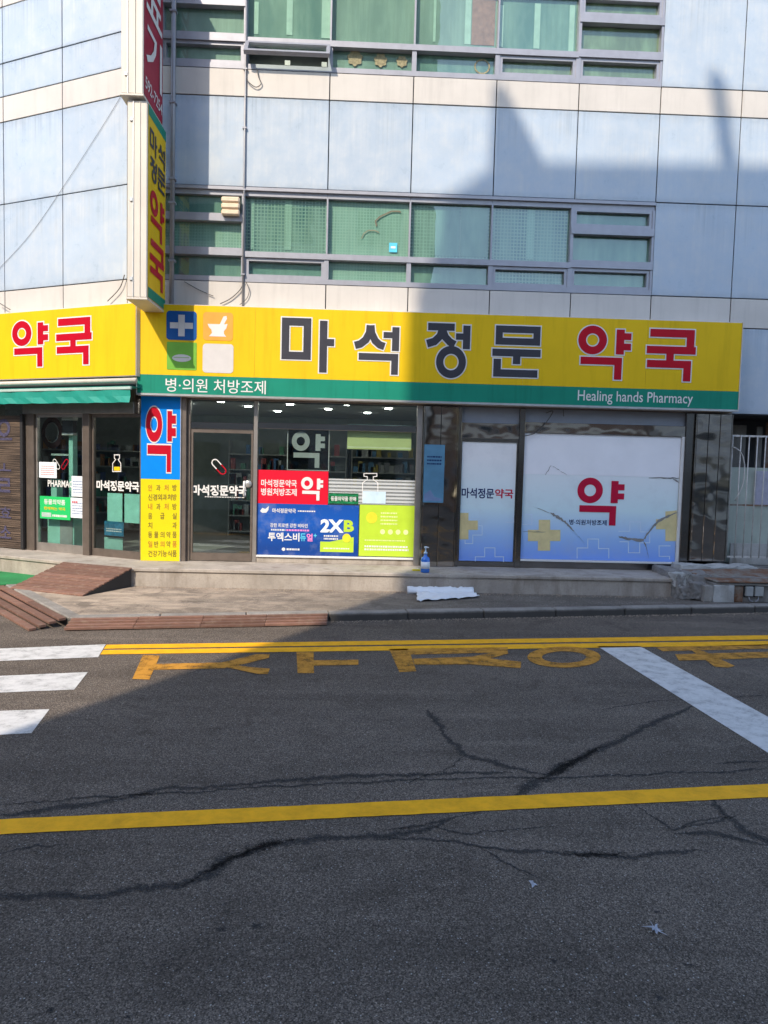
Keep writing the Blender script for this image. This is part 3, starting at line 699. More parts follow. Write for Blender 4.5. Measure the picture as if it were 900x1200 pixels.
# where the wing's step edge meets the main step edge
du = (FL.pt(0, .75, 0).y - SY)/math.sin(A25); cj = wl(du, .75)
edge = [(XR, SY), cj, wl(-4.6, .75)]
def slabs(inset, z0, z1, name, mat, bev):
    i = inset; e = [(XR, SY+i), wl(du, .75-i), wl(-4.6, .75-i)]
    e[1] = (wl((FL.pt(0, .75-i, 0).y-(SY+i))/math.sin(A25), .75-i)[0], SY+i)
    nose(e + [wl(-4.6, -.2), wl(-.05, -.2), (XR, .15)], z0, z1, name, mat, bev)
slabs(.025, .02, .318, 'plinth', m_granite, .0); slabs(0, .320, ZF, 'step_slab', m_granite, .008)

# ================================================================ SHOP INTERIOR
fl = [(-3.40, .16), (5.1, .16), (5.1, 4.6), (-8.2, 4.6), wl(-4.6, -.22)]
MB().slab(fl, .30, .369).build('shop_floor', plain('shop_tiles', (.34, .33, .31), .35), bld)
MB().slab(fl, 2.90, 2.98).build('shop_ceiling', plain('shop_ceiling_paint', (.42, .42, .41), .8), bld)
MB().wbox(-8.3, 5.2, 4.6, 4.7, .3, 2.95).build('back_wall', m_bwall, bld)
MB().wbox(5.14, 5.22, .14, 4.6, .1, 2.95).build('side_wall', m_room, bld)
m_lamp = emit('downlight_glow', (1, .96, .9), 30.0)
for i, (x, y) in enumerate(((-2.3, .7), (-2.0, 1.6), (-1.2, .9), (-.6, 1.7), (-.25, .6), (.45, 1.2), (.55, .5), (.1, 2.4), (-1.6, 2.6), (-4.2, 1.6), (-3.0, 1.4))):
    d = MB().lathe((x, y, 2.885), [(.055, 0), (.062, .014)], 16).build('downlight', m_lamp); tag(d, 'small round ceiling downlight glowing inside the pharmacy', 'light', 'pharmacy ceiling downlights')
m_wood = plain('shelf_laminate', (.42, .42, .39), .5)
def shelf(name, x0, x1, y0, y1, zz, label, seed, hues):
    t = thing(name, label, 'shelf', ((x0+x1)/2, (y0+y1)/2, .37)); rnd = random.Random(seed)
    for z in zz: MB().wbox(x0+.021, x1-.021, y0, y1-.021, z, z+.025).build('shelf_board', m_wood, t)
    MB().wbox(x0, x0+.02, y0, y1, .37, zz[-1]+.3).build('side_panel', m_wood, t); MB().wbox(x1-.02, x1, y0, y1, .37, zz[-1]+.3).build('side_panel', m_wood, t)
    MB().wbox(x0+.021, x1-.021, y1-.02, y1, .37, zz[-1]+.3).build('back_panel', m_bwall, t)
    for j, c in enumerate(hues):
        b = MB()
        for z in zz:
            x = x0+.04
            while x < x1-.16:
                w = rnd.uniform(.06, .14); h = rnd.uniform(.1, .24)
                if rnd.randrange(len(hues)) == j: b.wbox(x, x+w-.008, y0+.03, y0+.16, z+.026, z+.026+h)
                x += w
        o = b.build('medicine_boxes', plain('carton_%d' % j, c, .5), t); tag(o, kind='stuff')
zz = [.45, .78, 1.1, 1.42, 1.74, 2.06]
shelf('wall_shelf', -2.75, -.3, 3.9, 4.3, zz, 'tall shelf of medicine boxes at the back, seen through the glass door', 3, [(.45, .45, .43), (.08, .2, .4), (.4, .08, .07), (.12, .32, .2)])
shelf('wall_shelf', -.2, 2.4, 3.9, 4.3, zz, 'tall shelf of medicine boxes at the back, behind the red window poster', 4, [(.5, .5, .48), (.5, .4, .1), (.1, .25, .42), (.3, .3, .32)])
shelf('wall_shelf', -6.6, -4.0, 3.9, 4.3, zz, 'tall shelf of medicine boxes at the back of the corner entrance', 5, [(.45, .46, .44), (.1, .3, .22), (.42, .2, .08), (.1, .15, .3)])
ct = thing('shop_counter', 'dark shop counter standing behind the wide pharmacy window', 'counter', (0, 2.3, .37))
MB().wbox(-1.4, 1.6, 2.1, 2.6, .37, 1.25).build('counter_front', plain('counter_pale', (.34, .36, .34), .4), ct); MB().wbox(-1.45, 1.65, 2.05, 2.65, 1.251, 1.29).build('counter_top', m_wood, ct)
def lbox(F, u0, u1, o0, o1, z0, z1): return MB().box(F, u0, u1, o0, o1, z0, z1)
cab = thing('mint_cabinet', 'mint green cabinet standing just inside the corner glass door', 'cabinet', FL.pt(-1.4, -.6, .37))
u0, u1 = ul(55, 620, -.16), ul(86, 620, -.16)
lbox(FL, u0, u1, -.60, -.17, .372, 1.05).build('body', m_mint, cab, bevel=.006); lbox(FL, u1-.30, u1-.02, -.169, -.158, .40, .95).build('cabinet_door', m_room, cab, bevel=.004)
lbox(FL, u0-.02, u1+.02, -.62, -.15, 1.051, 1.08).build('top', m_sash_w, cab, bevel=.004); lbox(FL, u1-.14, u1-.05, -.30, -.20, 1.081, 2.35).build('upright', m_mint, cab, bevel=.004); lbox(FL, u0+.06, u1-.141, -.34, -.20, 1.95, 1.98).build('shelf_board', m_sash_w, cab); lbox(FL, u0+.05, u0+.18, -.33, -.20, 1.081, 1.55).build('side_box', m_mint, cab, bevel=.004)

# ================================================================ SIGNS
# ---- long fascia sign of the main front
SO = .28
z0s, z1s = 2.885, 4.235; u0s, u1s = -3.37, 5.765
zg = 3.19                                      # top of the green band
fs = thing('fascia_sign', 'long yellow and green pharmacy fascia sign with dark and red characters over the shopfront', 'sign', FM.pt((u0s+u1s)/2, .1, z0s))
MB().box(FM, u0s, u1s, -.02, SO-.006, z0s, z1s).build('sign_box', m_casing, fs, bevel=.006)
cuts = [u0s+.012, -1.62, .42, 2.42, 4.30, u1s-.012]
for a, b in zip(cuts, cuts[1:]): MB().box(FM, a+.0012, b-.0012, SO-.0055, SO, zg, z1s-.012).build('yellow_face', m_yellow, fs)
MB().box(FM, u0s+.012, u1s-.012, SO-.0055, SO, z0s+.03, zg-.001).build('green_band', m_green, fs)
MB().box(FM, u0s, u1s, SO-.0055, SO+.012, z0s-.004, z0s+.028).build('bottom_trim', m_trim, fs, bevel=.003)
MB().box(FM, u0s, u0s+.0115, SO-.0055, SO+.008, z0s+.029, z1s).build('end_trim', m_casing, fs); MB().box(FM, u1s-.0115, u1s, SO-.0055, SO+.008, z0s+.029, z1s).build('end_trim', m_casing, fs)
S1 = SO+.004
def pg(parent, F, ch_, b, o, mat, om, e, ): u0, u1, z0, z1 = F.bx(*b, o); return glyph(parent, F, ch_, u0, u1, z0, z1, o, mat, om, e)
for c_, b, mt in (('마', (330, 373, 391.5, 436), m_black), ('석', (411.5, 377, 467.5, 438.5), m_black), ('정', (496, 379, 550.5, 443), m_black), ('문', (577, 382, 633.5, 442), m_black), ('약', (677, 382, 739, 444.5), m_red), ('국', (757.5, 386, 815, 446.5), m_red)):
    pg(fs, FM, c_, b, S1, mt, m_white, .018)
txt(fs, FM, '병·의원 처방조제', FM.bx(194, 444.5, 311.5, 460.5, S1), S1, m_white, .004)
txt(fs, FM, 'Healing hands Pharmacy', FM.bx(677, 459, 812, 475, S1), S1, m_white, .004)
def icon(b, mat, name, r=.05):
    u0, u1, z0, z1 = FM.bx(*b, S1); return flat(fs, FM, rrect(u0, u1, z0, z1, r), S1, mat, name), (u0, u1, z0, z1)
i1, b = icon((195, 364.5, 230.5, 398.5), m_blue, 'cross_icon')
q = sub(b, .12, .88, .13, .87); MB().poly(FM, quad(sub(q, .36, .64, 0, 1)), S1+.003).poly(FM, quad(sub(q, 0, .355, .36, .64)), S1+.003).poly(FM, quad(sub(q, .645, 1, .36, .64)), S1+.003).build('cross', m_grey, i1, recalc=False)
i2, b = icon((238, 366, 273, 399), m_orange, 'mortar_icon')
mort = [(.15,.42),(.56,.42),(.68,.14),(.78,.12),(.80,.22),(.70,.42),(.82,.40),(.78,.56),(.70,.66),(.70,.76),(.78,.86),(.20,.86),(.30,.74),(.28,.62),(.20,.54)]
flat(i2, FM, [(b[0]+(b[1]-b[0])*x, b[3]-(b[3]-b[2])*y) for x, y in mort], S1+.003, m_white, 'mortar')
i3, b = icon((195.5, 401, 230.5, 433.5), m_lgreen, 'tablet_icon', .015)
cu, cz = (b[0]+b[1])/2, (b[2]+b[3])/2-.03; flat(i3, FM, [(cu+.14*math.cos(a), cz+.055*math.sin(a)) for a in [2*math.pi*k/24 for k in range(24)]], S1+.003, m_grey, 'tablet'); flat(i3, FM, quad((cu-.12, cu+.11, cz+.004, cz+.012)), S1+.006, m_lgreen, 'tablet_score')
icon((237.5, 403, 273.5, 437), m_grey, 'blank_icon')

# ---- fascia sign of the left wing
fl_ = thing('fascia_sign', 'yellow fascia sign of the angled corner wing with two red characters above the awning', 'sign', FL.pt(-1.5, .1, 3.15))
ue = FL.px(159.5, 400, SO)[0]
MB().box(FL, -6.3, ue-.004, -.02, SO-.006, 3.15, 4.225).build('sign_box', m_casing, fl_, bevel=.006)
MB().box(FL, -6.29, ue-.012, SO-.0055, SO, 3.165, 4.213).build('yellow_face', m_yellow, fl_)
pg(fl_, FL, '약', (14.5, 375.5, 56.5, 430), S1, m_red, m_white, .02); pg(fl_, FL, '국', (66, 372.5, 107.5, 427.5), S1, m_red, m_white, .02)
# ---- awning below it
aw = thing('awning', 'rolled teal awning with a pale front bar over the corner entrance', 'awning', FL.pt(-1.5, .2, 2.8))
AO = .42; ue2 = FL.px(152, 463, AO)[0]
zt, zb = FL.px(75, 458, AO)[1], FL.px(75, 472.5, AO)[1]
MB().tube([FL.pt(-6.2, .30, 3.09), FL.pt(ue+.02, .30, 3.09)], .034, 12).build('roller', m_casing, aw, smooth=True)
MB().box(FL, -6.2, ue-.05, .02, .20, 3.025, 3.145).build('cassette', m_dark, aw)
n = 40; b = MB(); V = []
for i in range(n+1):
    u = -6.2+(ue2+6.2)*i/n; w = .008*math.sin(i*1.7)
    V += [FL.pt(u, AO+w, zt-.002), FL.pt(u, AO-.004+w*1.5, (zt+zb)/2), FL.pt(u, AO+.004-w, zb+.004*math.sin(i*2.3))]
b.add(V, [(3*i+j, 3*i+3+j, 3*i+4+j, 3*i+1+j) for i in range(n) for j in (0, 1)]); b.build('valance', m_teal, aw, recalc=False)
MB().box(FL, -6.2, ue2, .10, AO, zt+.045, zt+.052).build('canopy', m_teal, aw)
MB().box(FL, -6.2, ue2+.02, AO-.03, AO+.012, zt, zt+.042).build('front_bar', m_sash_w, aw, bevel=.006)
for u in (-.35, -2.4): MB().tube([FL.pt(u, .10, 3.0), FL.pt(u, .40, zt+.02)], .014, 6).build('arm', m_casing, aw)

# ---- blade signs hung one above the other on the corner
BX, BY0, BY1 = -2.972, -1.10, -.20
FB = Fr((BX, BY0, 0), (0, 1, 0), (1, 0, 0))     # the blade's right-hand face, u from its front edge to the wall
def blade(name, label, x0, x1, y0, y1, z0, z1, facemat, loc):
    t = thing(name, label, 'sign', loc)
    MB().wbox(x0, x1-.006, y0, y1, z0, z1).build('casing', m_casing, t, bevel=.012)
    MB().wbox(x1-.0055, x1, y0+.03, y1-.005, z0+.02, z1-.02).build('face', facemat, t)
    MB().wbox(x0-.004, x0-.0005, y0+.03, y1-.005, z0+.02, z1-.02).build('face', facemat, t)
    # folded seams, a bottom lip and a clip on the front edge
    for f in (.30, .62): MB().wbox(x0+(x1-x0)*f-.005, x0+(x1-x0)*f+.005, y0-.010, y0-.0005, z0+.002, z1-.01).build('seam', m_trim if f < .5 else m_casing, t)
    MB().wbox(x0-.012, x1+.004, y0-.016, y1, z0-.03, z0-.0005).build('bottom_lip', m_casing, t, bevel=.004)
    for z in (z0+.25, (z0+z1)/2, z1-.25):
        MB().wbox((x0+x1)/2-.10, (x0+x1)/2-.06, y0-.018, y0-.0005, z-.025, z+.025).build('clip', m_trim, t, bevel=.004)
        MB().wbox((x0+x1)/2-.03, (x0+x1)/2+.03, y1+.001, .0, z-.03, z+.03).build('bracket', m_pipe, t)
    return t
zy0, zy1 = 4.135, 6.74
bl = blade('blade_sign', 'yellow blade sign with dark and red characters hanging at the building corner', BX-.275, BX, BY0, BY1, zy0, zy1, m_yellow, (BX-.14, -.65, zy0))
FBy = FB; L = BY1-BY0; o = .004
flat(bl, FB, quad((.03, L-.005, zy1-.16, zy1-.02)), .002, m_green, 'green_band'); flat(bl, FB, quad((.03, L-.005, zy0+.02, zy0+.16)), .002, m_green, 'green_band')
zz0 = lambda f: zy1-(zy1-zy0)*f
for c_, a, b2, f0, f1, mt in (('마', .08, .42, .115, .235, m_black), ('석', .47, .83, .115, .235, m_black), ('정', .08, .42, .255, .375, m_black), ('문', .47, .83, .255, .375, m_black), ('약', .10, .80, .415, .655, m_red), ('국', .10, .80, .675, .915, m_red)):
    glyph(bl, FB, c_, a, b2, zz0(f1), zz0(f0), o, mt, None)
FB2 = Fr((BX-.045, -1.15, 0), (0, 1, 0), (1, 0, 0))
zr0 = 6.80; zr1 = 9.6
m_rsign = plain('dark_red_sign_face', (.36, .02, .045), .35, var=.06, spec=.15, streak=.1)
br = blade('blade_sign', 'dark red blade sign with white characters and phone digits, hung above the yellow blade', BX-.345, BX-.045, -1.15, -.22, zr0, zr1, m_rsign, (BX-.2, -.68, zr0))
txt(br, FB2, '기', (.10, .86, 7.18, 7.86), .008, m_white, .012); txt(br, FB2, '료', (.10, .86, 7.98, 8.62), .008, m_white, .012); txt(br, FB2, '의', (.10, .86, 8.75, 9.40), .008, m_white, .012)
txt(br, FB2, '592-7254', (.06, .88, 6.92, 7.08), .008, m_white, .008)

# ---- pillar sign between the two fronts
PO = .10
up0, up1 = FM.px(165, 560, PO)[0], FM.px(211, 560, PO)[0]; zp0, zp1, zpm = ZF+.002, 2.882, FM.px(188, 561.5, PO)[1]
m_sky = plain('sky_blue_sign_face', (.002, .22, .72), .45, var=.04, spec=.12); m_pyl = plain('bright_yellow_sign_face', (.72, .60, .006), .3, var=.03)
ps = thing('pillar_sign', 'pillar sign, sky blue with one big red character over a yellow list of services', 'sign', FM.pt((up0+up1)/2, .0, ZF))
MB().box(FM, up0+.004, up1+.085, -.10, PO-.014, zp0, zp1).build('pillar_box', m_frame_b, ps, bevel=.006)
MB().box(FM, up0, up1, PO-.0135, PO, zpm+.001, zp1).build('blue_face', m_sky, ps); MB().box(FM, up0, up1, PO-.0135, PO, zp0, zpm-.001).build('yellow_face', m_pyl, ps)
MB().box(FM, up1+.001, up1+.012, PO-.0135, PO+.006, zp0, zp1).build('edge_trim', m_trim, ps)
pg(ps, FM, '약', (171, 477, 206, 553), PO+.003, m_red, m_white, .016)
rows_ = ['안과처방', '신경외과처방', '내과처방', '응급실', '치과', '동물의약품', '일반의약품', '건강기능식품']
m_inkk = plain('brown_print', (.16, .11, .02), .5); m_inko = plain('orange_print', (.45, .16, .02), .5)
for i, s_ in enumerate(rows_):
    y = 568+i*11.0; n = len(s_); w = 5.6
    for j, c_ in enumerate(s_):
        x = 173.5+(28.5 if n > 1 else 0)*j/max(n-1, 1)
        txt(ps, FM, c_, FM.bx(x, y, x+4.9, y+7.4, PO+.003), PO+.003, m_inko if i in (0, 2, 6) and j % 2 == 0 else m_inkk, .014)

# ================================================================ POSTERS AND PRINTS ON THE GLASS
GO = -.0095                                    # outer face of the glass
def poster(F, b, mat, name, label, cat='poster', o=GO, group=None):
    bx_ = F.bx(*b, o); ob = MB().box(F, bx_[0], bx_[1], o, o+.003, bx_[2], bx_[3]).build(name, mat); tag(ob, label, cat, group); return ob, bx_
def lines(parent, F, b, o, mat, rows, h=.5, seed=1, name='small_print'):
    """rows of print too small to read, as short dashes"""
    rnd = random.Random(seed); u0, u1, z0, z1 = b; mb = MB(); st = (z1-z0)/rows
    for r in range(rows):
        x = u0; zz_ = z1-st*(r+.5)
        while x < u1-.01:
            w = min(rnd.uniform(.012, .04), u1-x); mb.poly(F, quad((x, x+w, zz_-st*h/2, zz_+st*h/2)), o); x += w+.009
    return mb.build(name, mat, parent, recalc=False)
t1 = GO+.005
m_pred = plain('red_print', (.68, .008, .03), .3, var=.03); m_pblue = gradient('blue_print', [(0, (.006, .05, .25)), (.5, (.008, .09, .42)), (1, (.01, .07, .33))], .6, 1.4); m_mgreen = plain('mid_green_print', (.03, .40, .16), .4, var=.04)
po, b = poster(FM, (301, 551.5, 384.5, 590.5), m_pred, 'window_poster', 'red poster with white pharmacy lettering on the shop window')
txt(po, FM, '마석정문약국', sub(b, .06, .56, .28, .50), t1, m_white, .02); txt(po, FM, '병원처방조제', sub(b, .06, .56, .54, .76), t1, m_white, .02)
q = sub(b, .62, .93, .18, .88); glyph(po, FM, '약', *q, t1, m_white, None)
po, b = poster(FM, (301, 591, 420, 651), m_pblue, 'window_poster', 'deep blue vitamin poster with a white and yellow logo on the shop window')
txt(po, FM, '마석정문약국', sub(b, .15, .38, .09, .18), t1, m_white, .02); lines(po, FM, sub(b, .40, .57, .11, .16), t1, m_white, 1)
leaf_ = [(.03,.15),(.05,.09),(.08,.11),(.115,.05),(.11,.13),(.09,.18),(.05,.185)]
flat(po, FM, [(b[0]+(b[1]-b[0])*x, b[3]-(b[3]-b[2])*y) for x, y in leaf_], t1, m_white, 'leaf_logo')
txt(po, FM, '강한 피로엔 강한 비타민', sub(b, .13, .50, .38, .46), t1, m_white, .015)
m_pink = plain('pink_print', (.85, .25, .55), .4); m_cyan = plain('cyan_print', (.1, .55, .75), .4)
lines(po, FM, sub(b, .14, .28, .49, .53), t1, m_white, 1, .8, 4); lines(po, FM, sub(b, .29, .52, .49, .53), t1, m_pink, 1, .8, 5)
txt(po, FM, '투엑스비', sub(b, .11, .42, .56, .73), t1, m_white, .025); txt(po, FM, '듀', sub(b, .425, .485, .57, .72), t1, m_cyan, .02); txt(po, FM, '얼', sub(b, .49, .55, .57, .72), t1, m_pink, .02); txt(po, FM, '+', sub(b, .56, .59, .57, .64), t1, m_cyan, .03)
flat(po, FM, [(b[0]+(b[1]-b[0])*(.265+.018*math.cos(a)), b[3]-(b[3]-b[2])*(.885+.032*math.sin(a))) for a in [k*math.pi/8 for k in range(16)]], t1, m_white, 'round_logo'); lines(po, FM, sub(b, .295, .43, .865, .905), t1, m_white, 1, .9, 6)
txt(po, FM, '2X', sub(b, .625, .855, .28, .54), t1, m_paper, .045); txt(po, FM, 'B', sub(b, .855, .955, .29, .52), t1, m_lime, .045)
flat(po, FM, quad(sub(b, .625, .955, .72, .92)), t1-.001, m_lime, 'lime_block'); flat(po, FM, [(b[0]+(b[1]-b[0])*x, b[3]-(b[3]-b[2])*y) for x, y in ((.72, .718), (.955, .62), (.955, .718))], t1-.001, m_lime, 'lime_block')
lines(po, FM, sub(b, .66, .80, .58, .69), t1, m_white, 2, .6, 7); lines(po, FM, sub(b, .66, .92, .83, .87), t1, m_white, 1, .6, 8)
m_pill = plain('pill_yellow', (.75, .66, .04), .3)
flat(po, FM, [(b[0]+(b[1]-b[0])*(.885+.042*math.cos(a)), b[3]-(b[3]-b[2])*(.64+.085*math.sin(a))) for a in [k*math.pi/10 for k in range(20)]], t1+.002, m_pill, 'tablet_print')
po, b = poster(FM, (421, 592, 486, 652), m_lime, 'window_poster', 'lime green poster with a yellow tablet on the shop window')
flat(po, FM, [(b[0]+(b[1]-b[0])*(.22+.10*math.cos(a)), b[3]-(b[3]-b[2])*(.25+.11*math.sin(a))) for a in [k*math.pi/10 for k in range(20)]], t1, m_pill, 'tablet_print')
m_pl = plain('pale_lime_print', (.72, .82, .35), .4)
lines(po, FM, sub(b, .38, .68, .12, .40), t1, m_pl, 4, .4, 9); lines(po, FM, sub(b, .1, .85, .66, .72), t1, m_pl, 1, .4, 10); lines(po, FM, sub(b, .1, .9, .78, .90), t1, m_white, 2, .6, 11)
for i in range(4): flat(po, FM, [(b[0]+(b[1]-b[0])*(.42+.14*i+.045*math.cos(a)), b[3]-(b[3]-b[2])*(.52+.05*math.sin(a))) for a in [k*math.pi/8 for k in range(16)]], t1, m_pl, 'tablet_print')
po, b = poster(FM, (385, 578, 420, 590.3), m_mgreen, 'window_sticker', 'small green sticker above the blue vitamin poster', 'sticker')
txt(po, FM, '동물의약품 판매', sub(b, .08, .92, .3, .75), t1, m_white, .02)
# hanging panel with a pale character, blind, bottle outline, behind and on the window
po, b = poster(FM, (337, 502, 385.5, 551), glass('smoky_acrylic', (.42, .42, .42), .5), 'hanging_panel', 'clear panel with a grey character hanging in the shop window', 'panel', -.05)
q = sub(b, .1, .9, .08, .94); glyph(po, FM, '약', *q, -.045, plain('silver_print', (.42, .42, .40), .4), None)
MB().strip(FM, [(b[0], b[2]), (b[1], b[2]), (b[1], b[3]), (b[0], b[3])], .012, -.046, True).build('panel_frame', m_grey, po, recalc=False)
b = FM.bx(407, 505, 482, 527, -.08); bd = thing('roller_blind', 'pale yellow roller blind pulled partway down inside the shop window', 'blind', FM.pt((b[0]+b[1])/2, -.08, b[2]))
m_blind = plain('blind_fabric', (.62, .66, .28), .7, var=.06)
MB().box(FM, b[0], b[1], -.084, -.08, b[2]+.045, b[3]+.05).build('fabric', m_blind, bd); MB().box(FM, b[0], b[1], -.09, -.075, b[2], b[2]+.02).build('hem_bar', m_blind, bd); MB().tube([FM.pt(b[0], -.085, b[3]+.07), FM.pt(b[1], -.085, b[3]+.07)], .025, 10).build('roller', m_sash_w, bd)
MB().box(FM, b[0], b[1], -.083, -.0805, b[2]+.021, b[2]+.044).build('fold', plain('blind_fold', (.78, .80, .5), .7), bd)
m_frost = Nodes('frosted_stripes'); m_frost.col((.75, .78, .78)); m_frost.set(Roughness=.5)
sp = m_frost.n('ShaderNodeSeparateXYZ'); m_frost.l(m_frost.co, sp.inputs[0])
m_frost.alpha(m_frost.ramp(m_frost.math('PINGPONG', m_frost.math('MULTIPLY', sp.outputs[2], 18), .5), [(.15, .12), (.3, .5)])); m_frost = m_frost.m
po, b = poster(FM, (385, 562, 486, 591), m_frost, 'frosted_film', 'band of striped frosted film on the shop window beside the red poster', 'film')
def outline(parent, F, ox, oy, sc, pts_, w, o, mat, name, closed=True):
    return MB().strip(F, [F.px(ox+x/sc, oy+y/sc, o) for x, y in pts_], w, o, closed).build(name, mat, parent, recalc=False)
dc = MB().strip(FM, [FM.px(290+x/4.286, 490+y/4.286, t1) for x, y in ((585,278),(650,278),(650,292),(632,294),(632,308),(655,325),(655,425),(578,425),(578,325),(602,308),(602,294),(585,292))], .012, t1, True).build('bottle_decal', m_white, None, recalc=False)
tag(dc, 'white medicine bottle outline sticker on the shop window', 'sticker')
MB().poly(FM, quad(FM.bx(425, 576, 452, 590, t1+.002)), t1+.002).build('bottle_label', plain('pale_blue_print', (.55, .7, .8), .4), dc, recalc=False)
# door lettering and capsule
dl = txt(None, FM, '마석정문약국', FM.bx(225, 568.5, 289.5, 581, t1), t1, m_white, .035, 'door_lettering'); tag(dl, 'white pharmacy lettering with a capsule stuck on the main glass door', 'sticker')
def cap(parent, F, x, y, ang, mats, sc=1.0, o=t1):
    cx_, cz_ = F.px(x, y, o); L_, r_ = .085*sc, .05*sc
    for sgn, mt in zip((-1, 1), mats):
        P = [(0, r_)] + [(sgn*(L_+r_*math.sin(a)), r_*math.cos(a)) for a in [k*math.pi/8 for k in range(9)]] + [(0, -r_)]
        MB().strip(F, [(cx_+p*math.cos(ang)-q_*math.sin(ang), cz_+p*math.sin(ang)+q_*math.cos(ang)) for p, q_ in P], .016*sc, o, False).build('capsule_half', mt, parent, recalc=False)
cap(dl, FM, 256.5, 547, rad(-47), (m_white, m_red)); lines(dl, FM, FM.bx(240, 582, 287, 583.2, t1), t1, m_white, 1, .8, 12)
# ---- printed film over the right-hand door and window
def plus(F, cu, cz, r, w, o, parent, mat, line=0):
    h = w/2; P = [(-h,r),(h,r),(h,h),(r,h),(r,-h),(h,-h),(h,-r),(-h,-r),(-h,-h),(-r,-h),(-r,h),(-h,h)]; P = [(cu+a, cz+c) for a, c in P]
    (MB().strip(F, P, line, o, True) if line else MB().poly(F, P, o)).build('cross', mat, parent, recalc=False)
def clipq(F, px_, o): return [F.px(x, y, o) for x, y in px_]
gs = [(0, lin('#6f92e0')), (.22, lin('#8fb0ea')), (.5, lin('#c2d6f2')), (1, lin('#dfe7f4'))]
gs = [(p_, tuple(min(.88, c*1.25) for c in k)) for p_, k in gs]
m_filmd = gradient('blue_print_film', gs, .5, 2.1); m_filmw = plain('white_print_film', (.88, .88, .91), .35, var=.05, scale=1.5)
m_ycross = plain('sand_yellow_print', (.72, .60, .30), .4); m_lcross = plain('pale_line_print', (.62, .75, .92), .4); m_tear = plain('torn_film_edge', (.28, .27, .26), .8)
m_navy = plain('navy_print', (.012, .03, .12), .4, spec=.15); m_crim = plain('crimson_print', (.52, .012, .05), .4, spec=.15)
f2 = MB().box(FM, uS0+.058, uS1-.028, GO, GO+.003, ZF+.09, zb0-.055).build('window_film', m_filmd); tag(f2, 'blue printed film with pharmacy name covering the narrow closed door', 'film')
b = FM.bx(541, 572, 579, 584, t1); txt(f2, FM, '마석정문', b, t1, m_navy, .025); txt(f2, FM, '약국', FM.bx(580, 573, 601.5, 584, t1), t1, m_crim, .025)
MB().poly(FM, clipq(FM, [(538.5,601),(549,601),(549,610),(560,610),(560,621),(549,621),(549,632),(538.5,632)], t1), t1).build('cross', m_ycross, f2, recalc=False)
for pp in ([(557,662),(557,652.5),(568,652.5),(568,642),(580,642),(580,652.5),(590,652.5),(590,661)], [(545,633),(545,637),(554,637),(554,627),(565,627),(565,616),(561,616)], [(592,612),(602,612),(602,603),(604,603)]):
    MB().strip(FM, clipq(FM, pp, t1), .012, t1).build('cross_line', m_lcross, f2, recalc=False)
wb = (uV0+.012, uV1-.05, zsw+.004, zc0-.004)
f3 = thing('window_film', 'torn white and blue printed film with a big red character across the wide closed window', 'film', FM.pt((wb[0]+wb[1])/2, 0, zsw))
zsm = FM.px(705, 557.5, GO)[1]
MB().box(FM, wb[0], wb[1], GO, GO+.003, wb[2], zsm+.01).build('lower_sheet', m_filmd, f3); MB().box(FM, wb[0], wb[1], GO+.0035, GO+.006, zsm, wb[3]).build('upper_sheet', m_filmw, f3)
pg(f3, FM, '약', (676, 560, 731, 615.5), t1, m_crim, None, 0)
txt(f3, FM, '병·의원처방조제', FM.bx(667, 609, 711, 615.5, t1), t1, m_navy, .02)
CX = lambda pts_: [(600+x/4.09, 460+y/4.09) for x, y in pts_]
MB().poly(FM, clipq(FM, CX([(128,610),(183,610),(183,658),(232,658),(232,712),(183,712),(183,758),(124,758),(124,712),(76,712),(76,658),(128,658)]), t1), t1).build('cross', m_ycross, f3, recalc=False)
MB().poly(FM, clipq(FM, CX([(735,570),(790,565),(790,712),(735,712),(735,655),(690,655),(690,607),(735,607)]), t1), t1).build('cross', m_ycross, f3, recalc=False)
for pp in ([(312,795),(312,745),(363,745),(363,702),(415,702),(415,748),(464,748),(464,795)], [(510,665),(565,665),(565,620),(616,620),(616,668),(660,668),(660,720),(612,720),(612,768),(558,768),(558,715),(515,715)], [(760,735),(705,735),(705,785),(755,785),(755,800)], [(48,632),(95,632),(95,585),(60,585)]):
    MB().strip(FM, clipq(FM, CX(pp), t1), .013, t1).build('cross_line', m_lcross, f3, recalc=False)
def tear(pp, w, seed):
    rnd = random.Random(seed); P = clipq(FM, CX(pp), t1+.003); Q = []
    for a, c in zip(P, P[1:]):
        for k in range(6): Q.append((a[0]+(c[0]-a[0])*k/6+rnd.uniform(-.006, .006), a[1]+(c[1]-a[1])*k/6+rnd.uniform(-.006, .006)))
    Q.append(P[-1]); n_ = len(Q); V = []
    for i, (a, c) in enumerate(Q):
        ww = w*(.3+rnd.random()*.9)*min(1, (i+1)/3, (n_-i)/3); V += [FM.pt(a, t1+.003+.012*rnd.random(), c+ww/2), FM.pt(a+.006, t1+.003, c-ww/2)]
    MB().add(V, [(2*i, 2*i+1, 2*i+3, 2*i+2) for i in range(n_-1)]).build('tear', m_tear, f3, recalc=False)
tear([(185,578),(225,600),(260,625),(298,665)], .05, 1); tear([(508,690),(560,702),(628,708),(640,735),(655,800)], .045, 2); tear([(628,708),(660,660),(700,615),(790,575)], .045, 3); tear([(655,408),(760,410),(815,412)], .02, 4); tear([(48,668),(160,668)], .012, 5); tear([(765,410),(800,432)], .03, 6); tear([(100,545),(185,578)], .012, 7); tear([(298,665),(345,720)], .014, 8); tear([(160,395),(185,350),(215,365),(262,395)], .012, 9)
